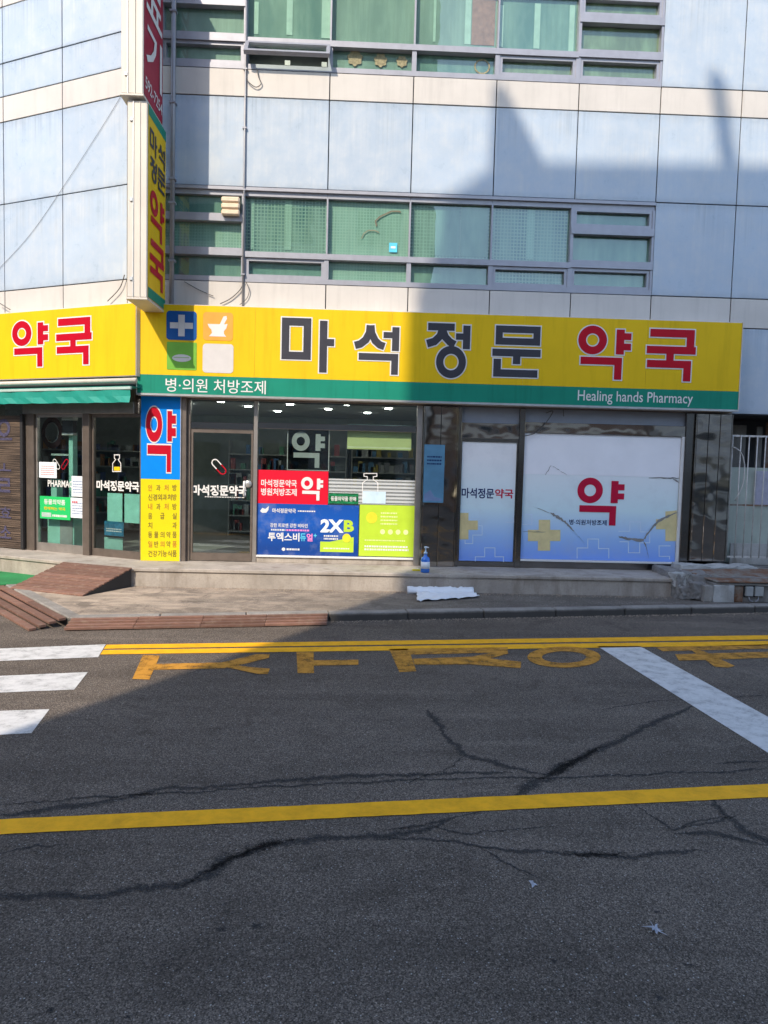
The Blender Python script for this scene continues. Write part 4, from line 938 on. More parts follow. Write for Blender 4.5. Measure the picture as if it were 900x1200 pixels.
# ---- prints on the corner doors
GL_ = -.0095; tl = GL_+.005
def lposter(b, mat, name, label, cat, o=GL_): return poster(FL, b, mat, name, label, cat, o)
po, b = lposter((47, 582, 82.5, 608.5), plain('grass_green_print', (.02, .50, .13), .4, var=.03), 'door_notice', 'green notice with white and yellow lettering on the corner glass door', 'notice')
txt(po, FL, '동물의약품', sub(b, .14, .84, .12, .36), tl, m_white, .02); txt(po, FL, '판매하는 약국', sub(b, .14, .84, .46, .60), tl, m_yellow, .02); lines(po, FL, sub(b, .42, .92, .78, .9), tl, m_white, 1, .8, 13)
flat(po, FL, quad(sub(b, .06, .38, .72, .92)), tl, m_sash_w, 'picture')
for bb, lab, sd in (((46, 541.5, 66.5, 560), 'wide white notice with pink lines on the corner glass door', 14), ((84, 558, 98.5, 582), 'tall pale notice above the small one on the corner glass door', 15), ((83, 583.5, 99.5, 607), 'white notice with red lines beside the green notice', 16)):
    po, b = lposter(bb, m_paper, 'door_notice', lab, 'notice'); lines(po, FL, sub(b, .12, .88, .2, .85), tl, m_inkb if sd != 14 else m_inkr, 5, .35, sd)
    if sd == 16: lines(po, FL, sub(b, .1, .5, .15, .28), tl+.001, m_inkr, 1, .8, 17)
dl3 = txt(None, FL, 'PHARMACY', FL.bx(56, 563, 90, 571, tl-.003), tl-.003, m_white, .02, 'door_lettering'); tag(dl3, 'white word PHARMACY stuck on the corner glass door', 'sticker')
cap(dl3, FL, 66, 544, rad(-50), (m_white, m_white), .7, tl-.003); cap(dl3, FL, 76, 544, rad(50), (m_red, m_red), .7, tl-.003)
dl4 = txt(None, FL, '마석정문약국', FL.bx(113, 563.5, 163, 575.5, -.024), -.024, m_white, .035, 'door_lettering'); tag(dl4, 'white pharmacy lettering under a small bottle on the dark corner door', 'sticker')
MB().strip(FL, [FL.px(140*0+x, y, -.024) for x, y in ((134,533),(140,533),(140,537),(138.5,538.5),(141.5,543),(141.5,552.5),(132,552.5),(132,543),(135.5,538.5),(134,537))], .014, -.024, True).build('bottle_outline', m_white, dl4, recalc=False)
flat(dl4, FL, quad(FL.bx(133.5, 547, 140.5, 551.5, -.022)), -.022, m_yellow, 'bottle_fill')
for bb in ((126, 578, 143.5, 612), (146, 579, 166, 613)):
    po, b = lposter(bb, m_mint, 'mint_sheet', 'mint green sheet stuck inside the dark corner door', 'sheet', -.045); tag(po, group='mint sheets on the dark corner door')
po, b = lposter((122.5, 611, 145, 628), plain('teal_blue_print', (.03, .17, .28), .4, var=.4, scale=12), 'door_notice', 'small teal and green picture notice below the mint sheets', 'notice', -.045); lines(po, FL, sub(b, .1, .9, .45, .75), -.04, m_white, 2, .5, 18)
po, b = lposter((122.5, 630, 144, 647), plain('pale_teal_panel', (.30, .55, .48), .5), 'pale_panel', 'pale teal panel standing low behind the dark corner door', 'panel', -.12)
wc_ = FL.px(61, 507, -.35); wr = thing('wreath', 'dark red and grey ring decoration hanging behind the corner door', 'decoration', FL.pt(wc_[0], -.35, wc_[1]-.2))
MB().strip(FL, [(wc_[0]+.20*math.cos(a), wc_[1]+.22*math.sin(a)) for a in [2*math.pi*k/28 for k in range(28)]], .09, -.35, True).build('ring', plain('wreath_red', (.12, .05, .045), .7, var=.5, scale=8), wr, recalc=False)
MB().strip(FL, [(wc_[0]+.15*math.cos(a), wc_[1]+.17*math.sin(a)) for a in [2*math.pi*k/9 for k in range(9)]], .015, -.345, True).build('wire', m_grey, wr, recalc=False)
b = FL.bx(72, 486, 86, 510, -.1); ah = thing('door_closer', 'white and black boxed device above the notices behind the corner door', 'device', FL.pt(b[0], -.1, b[2]))
MB().box(FL, b[0], b[1], -.2, -.1, b[3]-.09, b[3]).build('cover', m_white, ah, bevel=.006); MB().box(FL, b[0], b[1]-.02, -.19, -.11, b[2]+.04, b[3]-.091).build('louvre', m_dark, ah); MB().box(FL, b[0], b[1]-.02, -.2, -.1, b[2], b[2]+.039).build('base', m_white, ah, bevel=.004)
# slatted blind hung outside at the far left
b = FL.bx(-22, 487, 26, 641, .10)
sb_ = thing('slatted_blind', 'dark brown slatted blind with faded violet lettering beside the corner door', 'blind', FL.pt((b[0]+b[1])/2, .1, b[2]))
ns = 64; hz = (b[3]-b[2])/ns; m_sl = slatblind('bamboo_slat')
for i in range(ns): MB().box(FL, b[0], b[1]-.03, .092+(.004 if i % 2 else 0), .104+(.004 if i % 2 else 0), b[2]+hz*i+.002, b[2]+hz*(i+1)-.003).build('slat', m_sl, sb_)
MB().box(FL, b[1]-.029, b[1]+.03, .07, .115, b[2], b[3]+.02).build('edge_binding', m_rubber, sb_); MB().box(FL, b[0], b[1]-.03, .085, .0905, b[2], b[3]).build('backing', m_rubber, sb_)
MB().box(FL, FL.px(1, 640, .1)[0], FL.px(13, 640, .1)[0], .09, .13, b[2]-.06, b[2]-.015).build('weight_bar', m_white, sb_, bevel=.004)
m_vio = plain('faded_violet_print', (.055, .05, .10), .8, var=.5, scale=30)
for c_, bb in (('ㅇ', (-3, 491, 12, 512)), ('ㅡ', (-4, 513, 14, 516)), ('ㅗ', (-3, 543, 13, 552)), ('ㄹ', (-2, 560, 12, 577)), ('효', (0, 594, 13, 607)), ('소', (0, 616, 13, 631))): txt(sb_, FL, c_, FL.bx(*bb, .112), .1125, m_vio, .02)

# ================================================================ THINGS ON THE FRONT
pp = thing('drain_pipe', 'grey vertical drain pipe running down beside the blade signs', 'pipe', FM.pt(-2.915, .06, 4.24))
MB().tube([FM.pt(-2.915, .055, 4.24), FM.pt(-2.90, .055, ZE)], .034, 12).build('pipe', m_pipe, pp, smooth=True)
for z in (4.9, 5.75, 6.1, 7.2, 8.5): MB().box(FM, -2.96, -2.86, .001, .10, z, z+.03).build('pipe_clamp', m_alu, pp, bevel=.003)
pc = thing('cable_conduit', 'thin grey conduit running up the panel joint beside the wide windows', 'conduit', FM.pt(kx(0), .03, 4.3))
MB().tube([FM.pt(kx(0)+.0, .028, 4.3), FM.pt(kx(0)+.005, .030, 6.2), FM.pt(kx(0), .028, ZE)], .013, 8).build('conduit', m_pipe, pc, smooth=True)
for z in (4.75, 6.0, 6.9, 7.75): MB().box(FM, kx(0)-.03, kx(0)+.03, .001, .045, z, z+.02).build('clip', m_alu, pc)
def cable(label, pts_, r=.007, F=FM, o=.03):
    P = [F.pt(*F.px(x, y, o)[:1], o, F.px(x, y, o)[1]) for x, y in pts_]; Q = []
    for i in range(len(P)-1):
        p0, p1, p2, p3 = P[max(i-1, 0)], P[i], P[i+1], P[min(i+2, len(P)-1)]
        for k in range(6):
            t = k/6; Q.append(.5*((2*p1)+(p2-p0)*t+(2*p0-5*p1+4*p2-p3)*t*t+(3*p1-p0-3*p2+p3)*t**3))
    Q.append(P[-1]); c = MB().tube(Q, r, 6).build('loose_cable', m_cable, smooth=True); tag(c, label, 'cable')
cable('loose cable loop dangling below the open top-hung window', [(301, 80), (303, 90), (306, 98), (300, 102), (292, 97), (289, 92)])
cable('grey cable drooping from the conduit foot to the sign top', [(286, 330), (281, 340), (270, 350), (258, 356)], .008)
cable('thin second cable looping down beside the drooping grey cable', [(288, 330), (292, 340), (289, 350), (281, 357)], .006)
cable('thin cable crossing the shaded cream panel above the sign', [(216, 330), (232, 339), (250, 347)], .006)
cable('long thin cable slanting across the corner wing panels', [(142, 112), (120, 148), (78, 213), (36, 274), (-8, 322)], .0028, FL, .012)
cable('short cable sprouting above the corner wing sign', [(146, 322), (140, 338), (126, 353)], .008, FL, .05)
cable('curled cable end lying on top of the corner wing sign', [(-4, 353), (4, 358), (12, 363)], .008, FL, .10)
cable('dark cable hanging below the sign over the wide closed window', [(640, 484), (648, 482), (640, 495), (628, 507), (614, 511)], .008, FM, .06)
cable('short dark cable drop under the sign over the wide closed window', [(660, 480), (660.5, 488)], .006, FM, .06)
# wall vent: a cream hood with three ridges
b = FM.bx(259, 229.5, 280.5, 252, .10)
vt = thing('wall_vent', 'cream ridged vent hood fixed over the upper left window', 'vent', FM.pt((b[0]+b[1])/2, 0, b[2]))
MB().box(FM, b[0]+.01, b[1]-.01, -.09, .06, b[2]+.012, b[3]-.01).build('vent_body', m_casing, vt)
h_ = (b[3]-b[2])/3
for i in range(3): MB().box(FM, b[0], b[1], .03, .10, b[2]+h_*i+.006, b[2]+h_*(i+1)-.006).build('ridge', plain('vent_plastic', (.70, .55, .40), .5), vt, bevel=.018)
st = MB().poly(FM, quad(FM.bx(456, 284.5, 465.5, 295.5, -.092)), -.094).build('window_sticker', m_cyan); tag(st, 'tiny blue square sticker on the second-floor window', 'sticker')
flat(st, FM, quad(FM.bx(458, 288.5, 463.5, 291, -.09)), -.092, m_white, 'sticker_mark')
ck = MB().strip(FM, [FM.px(380+x/4, 210+y/4, -.095) for x, y in ((245,220),(240,195),(262,175),(290,162),(315,150),(350,150),(358,155))], .022, -.095).build('brown_stain', plain('stain_brown', (.16, .14, .10), .8), bld, recalc=False)
MB().strip(FM, [FM.px(380+x/4, 210+y/4, -.095) for x, y in ((175,278),(185,255),(205,240),(235,240),(258,250))], .014, -.095).build('brown_stain', plain('stain_brown2', (.2, .19, .13), .8), bld, recalc=False)
m_flower = plain('dried_flower_print', (.27, .24, .14), .8, var=.4, scale=30)
for x, y, r_ in ((416, 68, .11), (446, 70.5, .095), (471, 72, .08)): flat(bld, FM, [(FM.px(x, y, -.095)[0]+r_*math.cos(a)*(1+.12*math.sin(7*a)), FM.px(x, y, -.095)[1]+r_*math.sin(a)*(1+.12*math.sin(7*a))) for a in [2*math.pi*k/30 for k in range(30)]], -.0955, m_flower, 'flower_print')
cu, cz = FM.px(565, 78, -.095); MB().strip(FM, [(cu+.11*math.cos(a), cz+.10*math.sin(a)) for a in [2*math.pi*k/20 for k in range(20)]], .02, -.095, True).build('flower_print', m_flower, bld, recalc=False)

# ================================================================ ON THE PAVEMENT
# deck ramp up to the corner door
A_, B_ = Vector((-4.38, -.445, ZF+.012)), Vector((-3.23, -.895, ZF+.012)); C_, D_ = Vector((-3.64, -1.70, .118)), Vector((-4.80, -1.24, .118))
rp = thing('wooden_ramp', 'brown slatted deck ramp leading up to the corner entrance', 'ramp', (-4.0, -1.1, .1))
nb = 10
un = [p_-Vector((0, 0, .030)) for p_ in (A_.lerp(B_, .02), B_.lerp(A_, .02), C_.lerp(D_, .02), D_.lerp(C_, .02))]; un2 = [p_-Vector((0, 0, .004)) for p_ in un]; MB().add(un+un2, [(0,1,2,3),(7,6,5,4),(0,4,5,1),(1,5,6,2),(2,6,7,3),(3,7,4,0)]).build('gap_shade_sheet', m_rubber, rp)  # dark sheet added below the planks so their gaps read as shade
for i in range(nb):
    t0, t1_ = i/nb+.010, (i+1)/nb-.013; e = random.uniform(-.006, .006)
    a, b2, c2, d2 = A_.lerp(D_, t0), B_.lerp(C_, t0), B_.lerp(C_, t1_), A_.lerp(D_, t1_)
    sft = (b2-a).normalized()*e; top = [a+sft, b2+sft, c2+sft, d2+sft]; low = [p_-Vector((0, 0, .024)) for p_ in top]
    MB().add(top+low, [(0,1,2,3),(7,6,5,4),(0,4,5,1),(1,5,6,2),(2,6,7,3),(3,7,4,0)]).build('plank', m_deck, rp, bevel=.004)
for f in (.03, .5, .96):
    a, d = A_.lerp(B_, f), D_.lerp(C_, f); w_ = (B_-A_).normalized()*.03
    t_ = [a-Vector((0, 0, .026)), a+w_-Vector((0, 0, .026)), d+w_-Vector((0, 0, .02)), d-Vector((0, 0, .02))]; g_ = [Vector((p_.x, p_.y, .102)) for p_ in t_]; g_[2].z = g_[3].z = .0945
    MB().add(t_+g_, [(0,1,2,3),(7,6,5,4),(0,4,5,1),(1,5,6,2),(2,6,7,3),(3,7,4,0)]).build('stringer', m_rubber, rp)
# kerb ramp strips
def strip_ramp(name, label, pts4, n, group, nseg):
    """pts4: top-left, top-right (at the kerb), low-right, low-left; n planks across, in nseg lengths"""
    a, b2, c2, d2 = [Vector(p_) for p_ in pts4]
    for s_ in range(nseg):
        f0, f1 = s_/nseg+.0006, (s_+1)/nseg-.0006
        t = thing(name, label, 'kerb ramp', tuple((a.lerp(b2, (f0+f1)/2))[:2])+(0,), group)
        for i in range(n):
            t0, t1_ = i/n+.10/n, (i+1)/n-.16/n
            q_ = lambda f, tt: a.lerp(b2, f).lerp(d2.lerp(c2, f), tt)
            top = [q_(f0, t0), q_(f1, t0), q_(f1, t1_), q_(f0, t1_)]; j = random.uniform(-.003, .003); zc_ = sum(p_.z for p_ in top)/4; top = [Vector((p_.x, p_.y, zc_+(p_.z-zc_)*.25+j)) for p_ in top]
            low = [Vector((p_.x, p_.y, max(.003, p_.z-.03))) for p_ in top]
            MB().add(top+low, [(0,1,2,3),(7,6,5,4),(0,4,5,1),(1,5,6,2),(2,6,7,3),(3,7,4,0)]).build('plank', m_deck, t, bevel=.003)
x0_, x1_ = -3.26, -.36
strip_ramp('kerb_ramp', 'brown planked kerb ramp section laid along the pavement edge', [(x0_, ky(x0_)-.012, .112), (x1_, ky(x1_)-.012, .112), (x1_, ky(x1_)-.26, .03), (x0_, ky(x0_)-.26, .03)], 4, 'kerb ramp sections along the straight kerb', 4)
dK = (Vector(KE)-Vector(KC)).normalized(); nK = Vector((dK.y, -dK.x)); nK = nK if nK.y < 0 else -nK
a0 = Vector(KC)+nK*.01+dK*.03; a1 = Vector(KC)+nK*.01+dK*3.6
strip_ramp('kerb_ramp', 'wide brown planked kerb ramp section round the bend to the side street', [(*a1, .112), (*a0, .112), (*(a0+nK*.40+Vector((.0, -.06))), .02), (*(a1+nK*.52), .02)], 4, 'kerb ramp sections round the bend', 3)
# green mat
gm = [G(x, y, .1) for x, y in ((-30, 672), (0, 668.5), (49, 671), (36, 684), (0, 686), (-30, 690))]
mat_ = MB().slab(gm, .1005, .112).build('green_mat', concrete('green_turf', (.02, .24, .07), .2, 1.0)); tag(mat_, 'green turf mat on the pavement beside the deck ramp', 'mat')
# blue bottle
bp_ = G(498.5, 671.5, ZF); bo = thing('spray_bottle', 'blue plastic bottle with a pale label standing on the step', 'bottle', (bp_[0], bp_[1], ZF))
m_bot = plain('blue_plastic', (.03, .17, .62), .2, var=.05, coat=.5)
c0 = (bp_[0], bp_[1]+.06, ZF+.002)
MB().lathe(c0, [(.058, 0), (.066, .012), (.066, .19), (.058, .215), (.026, .24), (.022, .27)], 24).build('body', m_bot, bo, smooth=True)
MB().lathe((c0[0], c0[1], c0[2]+.271), [(.026, 0), (.026, .03), (.012, .034), (.010, .085), (.022, .088), (.022, .112)], 16).build('pump_cap', plain('pale_blue_plastic', (.45, .62, .80), .3), bo, smooth=True)
MB().lathe((c0[0], c0[1], c0[2]+.06), [(.0668, 0), (.0668, .10)], 24).build('label', m_paper, bo, smooth=True)
MB().tube([(c0[0]-.02, c0[1]-.01, c0[2]+.375), (c0[0]+.045, c0[1]-.03, c0[2]+.37)], .008, 6).build('nozzle', m_paper, bo)
ys_ = MB().wbox(ux(482, 671, .4), ux(491, 671, .4), -.60, -.56, ZF+.001, ZF+.022).build('sunlit_strip', m_pyl); tag(ys_, 'short yellow strip of painted sunlight on the step beside the blue bottle', 'strip')  # warm sunlight on the step, laid on as a thin yellow slab
# crumpled white sheets
from mathutils import noise as mnoise
def crumple(name, label, quad_px, z, hgt, nx, ny, seed, fold):
    P = [Vector((*G(x, y, z), 0)) for x, y in quad_px]; V = []
    for j in range(ny+1):
        for i in range(nx+1):
            u, v = i/nx, j/ny; p_ = P[0].lerp(P[1], u).lerp(P[3].lerp(P[2], u), v)
            n1 = mnoise.noise(Vector((u*5+seed, v*3, seed))); n2 = mnoise.noise(Vector((u*13, v*8+seed, 2.1)))
            ed = .03*mnoise.noise(Vector((u*9+3*seed, v*9, 7)))
            V.append((p_.x+ed, p_.y+ed*.7, z+.006+abs(n1)*hgt+abs(n2)*hgt*.4+fold*math.sin(math.pi*v)**.6))
    ob = MB().add(V, [(j*(nx+1)+i, j*(nx+1)+i+1, (j+1)*(nx+1)+i+1, (j+1)*(nx+1)+i) for j in range(ny) for i in range(nx)]).build(name, m_paper, None, smooth=True)
    md = ob.modifiers.new('s', 'SOLIDIFY'); md.thickness = .004; tag(ob, label, 'sheet'); return ob
def roll_banner():
    a, b_ = Vector((G(476.5, 693, .1)[0], -1.03, .1)), Vector((G(552.5, 694, .1)[0], -1.0, .1)); n_ = 40; V = []; prof_ = [(0, .002), (-.07, .004), (-.085, .03), (-.06, .075), (0, .10), (.045, .085), (.05, .03), (.03, .004)]
    t = (b_-a).normalized(); nn = Vector((-t.y, t.x, 0))
    for i in range(n_+1):
        c = a.lerp(b_, i/n_)+nn*.06; k_ = 1+.12*mnoise.noise(Vector((i*.35, 2, 5))); sag = .015*mnoise.noise(Vector((i*.22, 7, 1)))
        for j, (q_, h) in enumerate(prof_): w_ = .012*mnoise.noise(Vector((i*.6, j*1.3, 3))); V.append(tuple(c+nn*(q_*k_+w_)+Vector((0, 0, max(.002, h*k_+sag*h*8+w_)))))
    m_ = len(prof_)
    ob = MB().add(V, [(i*m_+j, i*m_+(j+1) % m_, (i+1)*m_+(j+1) % m_, (i+1)*m_+j) for i in range(n_) for j in range(m_)]+[tuple(range(m_)), tuple(n_*m_+j for j in range(m_))]).build('white_banner', m_paper, None, smooth=True)
    tag(ob, 'long rolled white banner lying on the pavement against the step', 'banner')
roll_banner()
wb2 = crumple('white_banner', 'crumpled white banner spread on the pavement in front of the rolled one', [(489, 694), (551, 694), (562, 701), (488, 706)], .1, .05, 44, 16, 4.7, .012); wb2['category'] = 'banner'
# leaves and litter on the road
def leaf(px_, py_, s_, label, seed, lobes=7):
    rnd = random.Random(seed); x, y = G(px_, py_); V = [(x, y, .018)]; n_ = lobes*4
    for k in range(n_):
        a = 2*math.pi*k/n_; r_ = s_*(1.0 if k % 4 == 0 else .28+.1*rnd.random())*(.65+.5*rnd.random()); V.append((x+r_*math.cos(a), y+r_*1.2*math.sin(a), .008+.02*rnd.random()))
    ob = MB().add(V, [(0, k+1, (k+1) % n_+1) for k in range(n_)]).build('dry_leaf', plain('bleached_leaf_%d' % seed, (.52, .54, .60), .7), None, recalc=False); tag(ob, label, 'leaf')
leaf(768, 1093, .050, 'bleached lobed leaf lying on the asphalt', 31); leaf(625, 1040, .028, 'small bleached leaf scrap on the asphalt', 32, 3)
def tar_spot(x, y, w_, seed):
    rnd = random.Random(seed); cx_, cy_ = G(x, y); V = [(cx_, cy_, .0022)]; A = [1.0]; n_ = 14
    for k in range(n_): a = 2*math.pi*k/n_; r_ = w_*rnd.uniform(.5, 1.2); V.append((cx_+r_*1.5*math.cos(a), cy_+r_*math.sin(a), .0022)); A.append(0.0)
    ob = MB().add(V, [(0, k+1, (k+1) % n_+1) for k in range(n_)]).build('tar_spot', m_crack, marks, recalc=False); ob.data.attributes.new('across', 'FLOAT', 'POINT').data.foreach_set('value', A)
for i, (x, y, w_) in enumerate(((769, 1069, .022), (650, 1127, .024), (805, 1131, .026), (772, 1169, .035), (193, 1131, .02), (60, 1184, .022), (150, 1192, .022), (300, 1086, .05), (260, 1090, .04))): tar_spot(x, y, w_, i)
# pebbles and grit along the step and kerb
m_grit = plain('grit', (.30, .24, .18), .9, var=.4, scale=40); rnd = random.Random(5); b = MB()
for i in range(2200):
    if rnd.random() < .6: x = rnd.uniform(-3.2, 4.7); y = SY+.02-abs(rnd.gauss(0, .09)); z = .100
    else: x = rnd.uniform(-.3, 7); y = ky(x)-abs(rnd.gauss(0, .06)); z = 0
    r_ = rnd.uniform(.004, .013); a = rnd.random()*3
    b.add([(x+r_*math.cos(a+k*2.1), y+r_*math.sin(a+k*2.1), z) for k in range(3)]+[(x, y, z+r_*.9)], [(0,1,3),(1,2,3),(2,0,3)])
gr = b.build('gravel_grit', m_grit, None, recalc=False); tag(gr, 'loose brown grit gathered along step and kerb', 'grit', kind='stuff')

# ================================================================ RIGHT END: rubble plinth, grille, recess
rb = thing('rubble_plinth', 'broken concrete and rubble plinth at the right end of the step', 'plinth', (5.6, -.7, .1))
def lump(name, x0, x1, y0, y1, z0, z1, mat, seed, amp=.03, sub_=6):
    bm = bmesh.new(); bmesh.ops.create_cube(bm, size=1); bmesh.ops.subdivide_edges(bm, edges=bm.edges[:], cuts=sub_*4, use_grid_fill=True)
    for v in bm.verts:
        p_ = Vector((x0+(v.co.x+.5)*(x1-x0), y0+(v.co.y+.5)*(y1-y0), z0+(v.co.z+.5)*(z1-z0)))
        q_ = p_*5+Vector((seed, seed*2, 0)); d = Vector((mnoise.noise(q_), mnoise.noise(q_+Vector((9, 0, 0))), mnoise.noise(q_+Vector((0, 9, 0)))))*amp + Vector((mnoise.noise(p_*16), mnoise.noise(p_*16+Vector((5, 5, 5))), mnoise.noise(p_*16+Vector((1, 8, 5)))))*amp*.5 + Vector((mnoise.noise(p_*45), mnoise.noise(p_*45+Vector((5, 5, 5))), mnoise.noise(p_*45+Vector((1, 8, 5)))))*amp*.22
        v.co = p_+d
        if v.co.z < .099: v.co.z = .099
    me = bpy.data.meshes.new(name); bm.to_mesh(me); bm.free(); me.materials.append(mat)
    for f in me.polygons: f.use_smooth = True
    ob = bpy.data.objects.new(name, me); COL.objects.link(ob); attach(ob, rb); return ob
lump('concrete_core', 4.86, 9.0, -1.02, .05, .10, .44, m_oldconc, 1, .02, 8)
lump('rubble_face', 4.62, 5.15, -1.00, -.10, .10, .46, m_oldconc, 2, .04, 9)
lump('rubble_stone', 4.66, 4.92, -1.08, -.85, .10, .28, m_oldconc, 3, .04, 4); lump('rubble_stone', 4.80, 5.02, -1.14, -.96, .10, .36, m_oldconc, 4, .035, 4); lump('rubble_stone', 4.60, 4.80, -1.0, -.8, .28, .46, m_wpaint, 5, .035, 4)
lump('corner_block', 4.93, 5.06, -1.22, -.98, .10, .335, m_conc, 8, .012, 4); lump('painted_block', 5.065, 5.36, -1.225, -1.0, .10, .345, m_wpaint, 6, .006, 5); lump('brown_infill', 5.362, 5.52, -1.17, -1.0, .10, .33, m_rust, 7, .008, 4); lump('dark_infill', 5.522, 9.0, -1.15, -1.0, .10, .34, m_oldconc, 9, .01, 6); lump('ledge', 5.06, 9.0, -1.20, -1.0, .346, .375, m_oldconc, 10, .008, 6)
V = [(4.86, -.62, .47), (9.0, -.25, .52), (9.0, -1.22, .40), (5.10, -1.22, .385)]
sh = MB().add(V+[(x, y, z+.012) for x, y, z in V], [(3,2,1,0),(4,5,6,7),(0,1,5,4),(1,2,6,5),(2,3,7,6),(3,0,4,7)]).build('rusty_sheet', m_rust); tag(sh, 'rust streaked metal sheet lying tilted on the rubble plinth', 'metal sheet')
lump('plaster_ridge', 4.9, 6.1, -.50, -.14, .44, .515, m_wpaint, 12, .03, 8)
for i, (xa, xb) in enumerate(((872.5, 881.5), (883.5, 893.5))):
    b = FM.bx(xa, 687, xb, 698.5, 1.165); sk = thing('outlet_box', 'grey outdoor outlet box low on the plinth with a cable loop', 'outlet', FM.pt(b[0], 1.16, b[2]), 'outlet boxes on the plinth')
    MB().box(FM, b[0]-.012, b[1]+.012, 1.15, 1.165, b[2]-.012, b[3]+.012).build('back_plate', m_rubber, sk); MB().box(FM, b[0], b[1], 1.1655, 1.205, b[2], b[3]).build('cover', plain('outlet_grey', (.34, .35, .34), .5), sk, bevel=.008)
    um = (b[0]+b[1])/2; sgn = 1 if i == 0 else -1
    MB().tube([FM.pt(um, 1.18, b[2]), FM.pt(um+sgn*.01, 1.19, b[2]-.05), FM.pt(um+sgn*.04, 1.20, b[2]-.07), FM.pt(um+sgn*.055, 1.2, b[2]-.07)], .009, 6).build('cable', m_pipe, sk, smooth=True)
# recess behind the grille
m_pgreen = plain('pale_green_board', (.46, .52, .46), .6, var=.12, scale=3, streak=.4)
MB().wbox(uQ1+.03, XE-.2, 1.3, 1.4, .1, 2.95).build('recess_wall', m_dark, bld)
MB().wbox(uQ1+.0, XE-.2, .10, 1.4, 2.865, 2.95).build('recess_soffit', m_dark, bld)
MB().wbox(uQ1+.0, uQ1+.03, .16, 1.4, .1, 2.86).build('recess_side', m_oldconc, bld)
MB().wbox(uQ1+.0, XE-.2, .05, 1.35, .02, .45).build('recess_floor', m_oldconc, bld)
def lean(label, x0, x1, y, z0, z1, mat, name='stored_board', th=.03):
    o_ = MB().wbox(x0, x1, y, y+th, z0, z1).build(name, mat, bevel=.004); tag(o_, label, 'board')
q = lambda x, y, yy: FM.px(x, y, -yy)
lean('tall pale green board stored behind the security grille', q(853, 600, .5)[0], q(905, 600, .5)[0]+.4, .5, .46, q(880, 548, .5)[1], m_pgreen)
lean('lilac printed sheet leaning in front of the pale green board behind the grille', q(884, 600, .45)[0], q(900, 600, .45)[0]+.3, .45, q(890, 592, .45)[1], q(890, 552, .45)[1], plain('lilac_sheet', (.42, .42, .52), .6, var=.15, scale=9), th=.02)
lean('whitish low board standing at the foot of the grille', q(856, 640, .25)[0], q(905, 640, .25)[0]+.5, .25, .46, q(880, 637, .25)[1], m_wpaint)
lean('grey concrete slab leaning high behind the grille', q(853, 520, .8)[0], q(874, 520, .8)[0], .8, .46, q(864, 498, .8)[1], m_oldconc)
lean('narrow grey plank standing upright behind the grille', q(886, 520, .7)[0], q(893, 520, .7)[0], .7, .46, q(890, 500, .7)[1], m_oldconc)
lean('narrow rusty plank standing upright behind the grille', q(897, 520, .7)[0], q(904, 520, .7)[0], .7, .46, q(898, 495, .7)[1], m_rust)
gz0, gz1 = FM.px(875, 655)[1]+.03, FM.px(875, 511)[1]; g0, g1 = uQ1+.035, uQ1+2.0
gri = thing('security_grille', 'cream painted security grille of thin upright bars beside the steel column', 'grille', FM.pt((g0+g1)/2, 0, gz0))
zmid = FM.px(875, 592)[1]
for z in (gz1, zmid, gz0): MB().box(FM, g0, g1, -.012, .012, z-.014, z+.014).build('rail', m_bar if z != zmid else m_rust, gri)
x = g0+.02
while x < g1:
    MB().tube([FM.pt(x, .019, gz0-.01), FM.pt(x, .019, gz1+.01)], .009, 8).build('bar', m_bar, gri, smooth=True); x += .132
arc = [FM.pt(*FM.px(840+x_/6, 470+y_/6, .035)[:1], .035, FM.px(840+x_/6, 470+y_/6, .035)[1]) for x_, y_ in ((95,323),(130,328),(162,350),(185,390),(196,450),(194,530),(180,600),(155,655),(128,700))]
MB().tube(arc, .009, 8).build('curved_bar', m_bar, gri, smooth=True)

# ================================================================ ACROSS THE STREET (behind the viewer): the tall block whose shade falls on the shop
YC = -17.0; KSH = SH.x/SH.y; KZ = math.tan(SUN_EL)/SH.y
def back(X, z, y=YC): return (X-KSH*(-y), z+KZ*(-y))      # the point at distance y whose shadow lands on the front at (X, z)
tb = thing('apartment_block', 'tall plain apartment block across the street, facing the pharmacy', 'building', (2, YC-4, 0))
m_blk = plain('grey_render', (.50, .48, .45), .85, var=.08, scale=1)
FC = Fr((0, YC, 0), (1, 0, 0), (0, 1, 0))
xl = back(1.06, 0)[0]; xs_ = back(.80, 0)[0]; zj = back(0, .45)[1]; ztop = back(0, 6.62)[1]
xr = 2.6
MB().box(FC, xl, xr, -9, 0, 0, zj-.002).build('lower_wall', m_blk, tb)
prof = [back(*p_) for p_ in ((.84, .45), (.80, 4.6), (1.05, 5.1), (1.12, 5.98), (1.85, 6.48))]
prof = prof + [back(2.75, 6.60), (xr, back(6.1, 6.86)[1]), (xr, zj)]
MB().prism(FC, prof, -9, 0).build('upper_wall', m_blk, tb)
pent = [back(*p_) for p_ in ((1.84, 6.45), (1.86, 7.70), (2.02, 7.74), (2.12, 7.55), (2.68, 6.58))]
MB().prism(FC, pent, -4, -.003).build('stair_tower', m_blk, tb)
ma = back(5.0, 6.8); mb_ = back(4.72, 8.9)
MB().tube([(ma[0], YC-1, ma[1]-.3), (ma[0]-.02, YC-1, ma[1]+.9), (mb_[0], YC-1, mb_[1])], .14, 8).build('mast', m_pipe, tb)
m_pw = plain('dark_window', (.05, .06, .07), .1)
for fl_i in range(6):
    for c in range(3):
        x = xl+1.2+c*3.4; z = 1.2+fl_i*3.0
        if z+1.5 < zj-.3: w_ = MB().box(FC, x, x+1.9, .0, .06, z, z+1.5).build('window', m_alu, tb); MB().box(FC, x+.08, x+1.82, .061, .07, z+.08, z+1.42).build('pane', m_pw, w_)

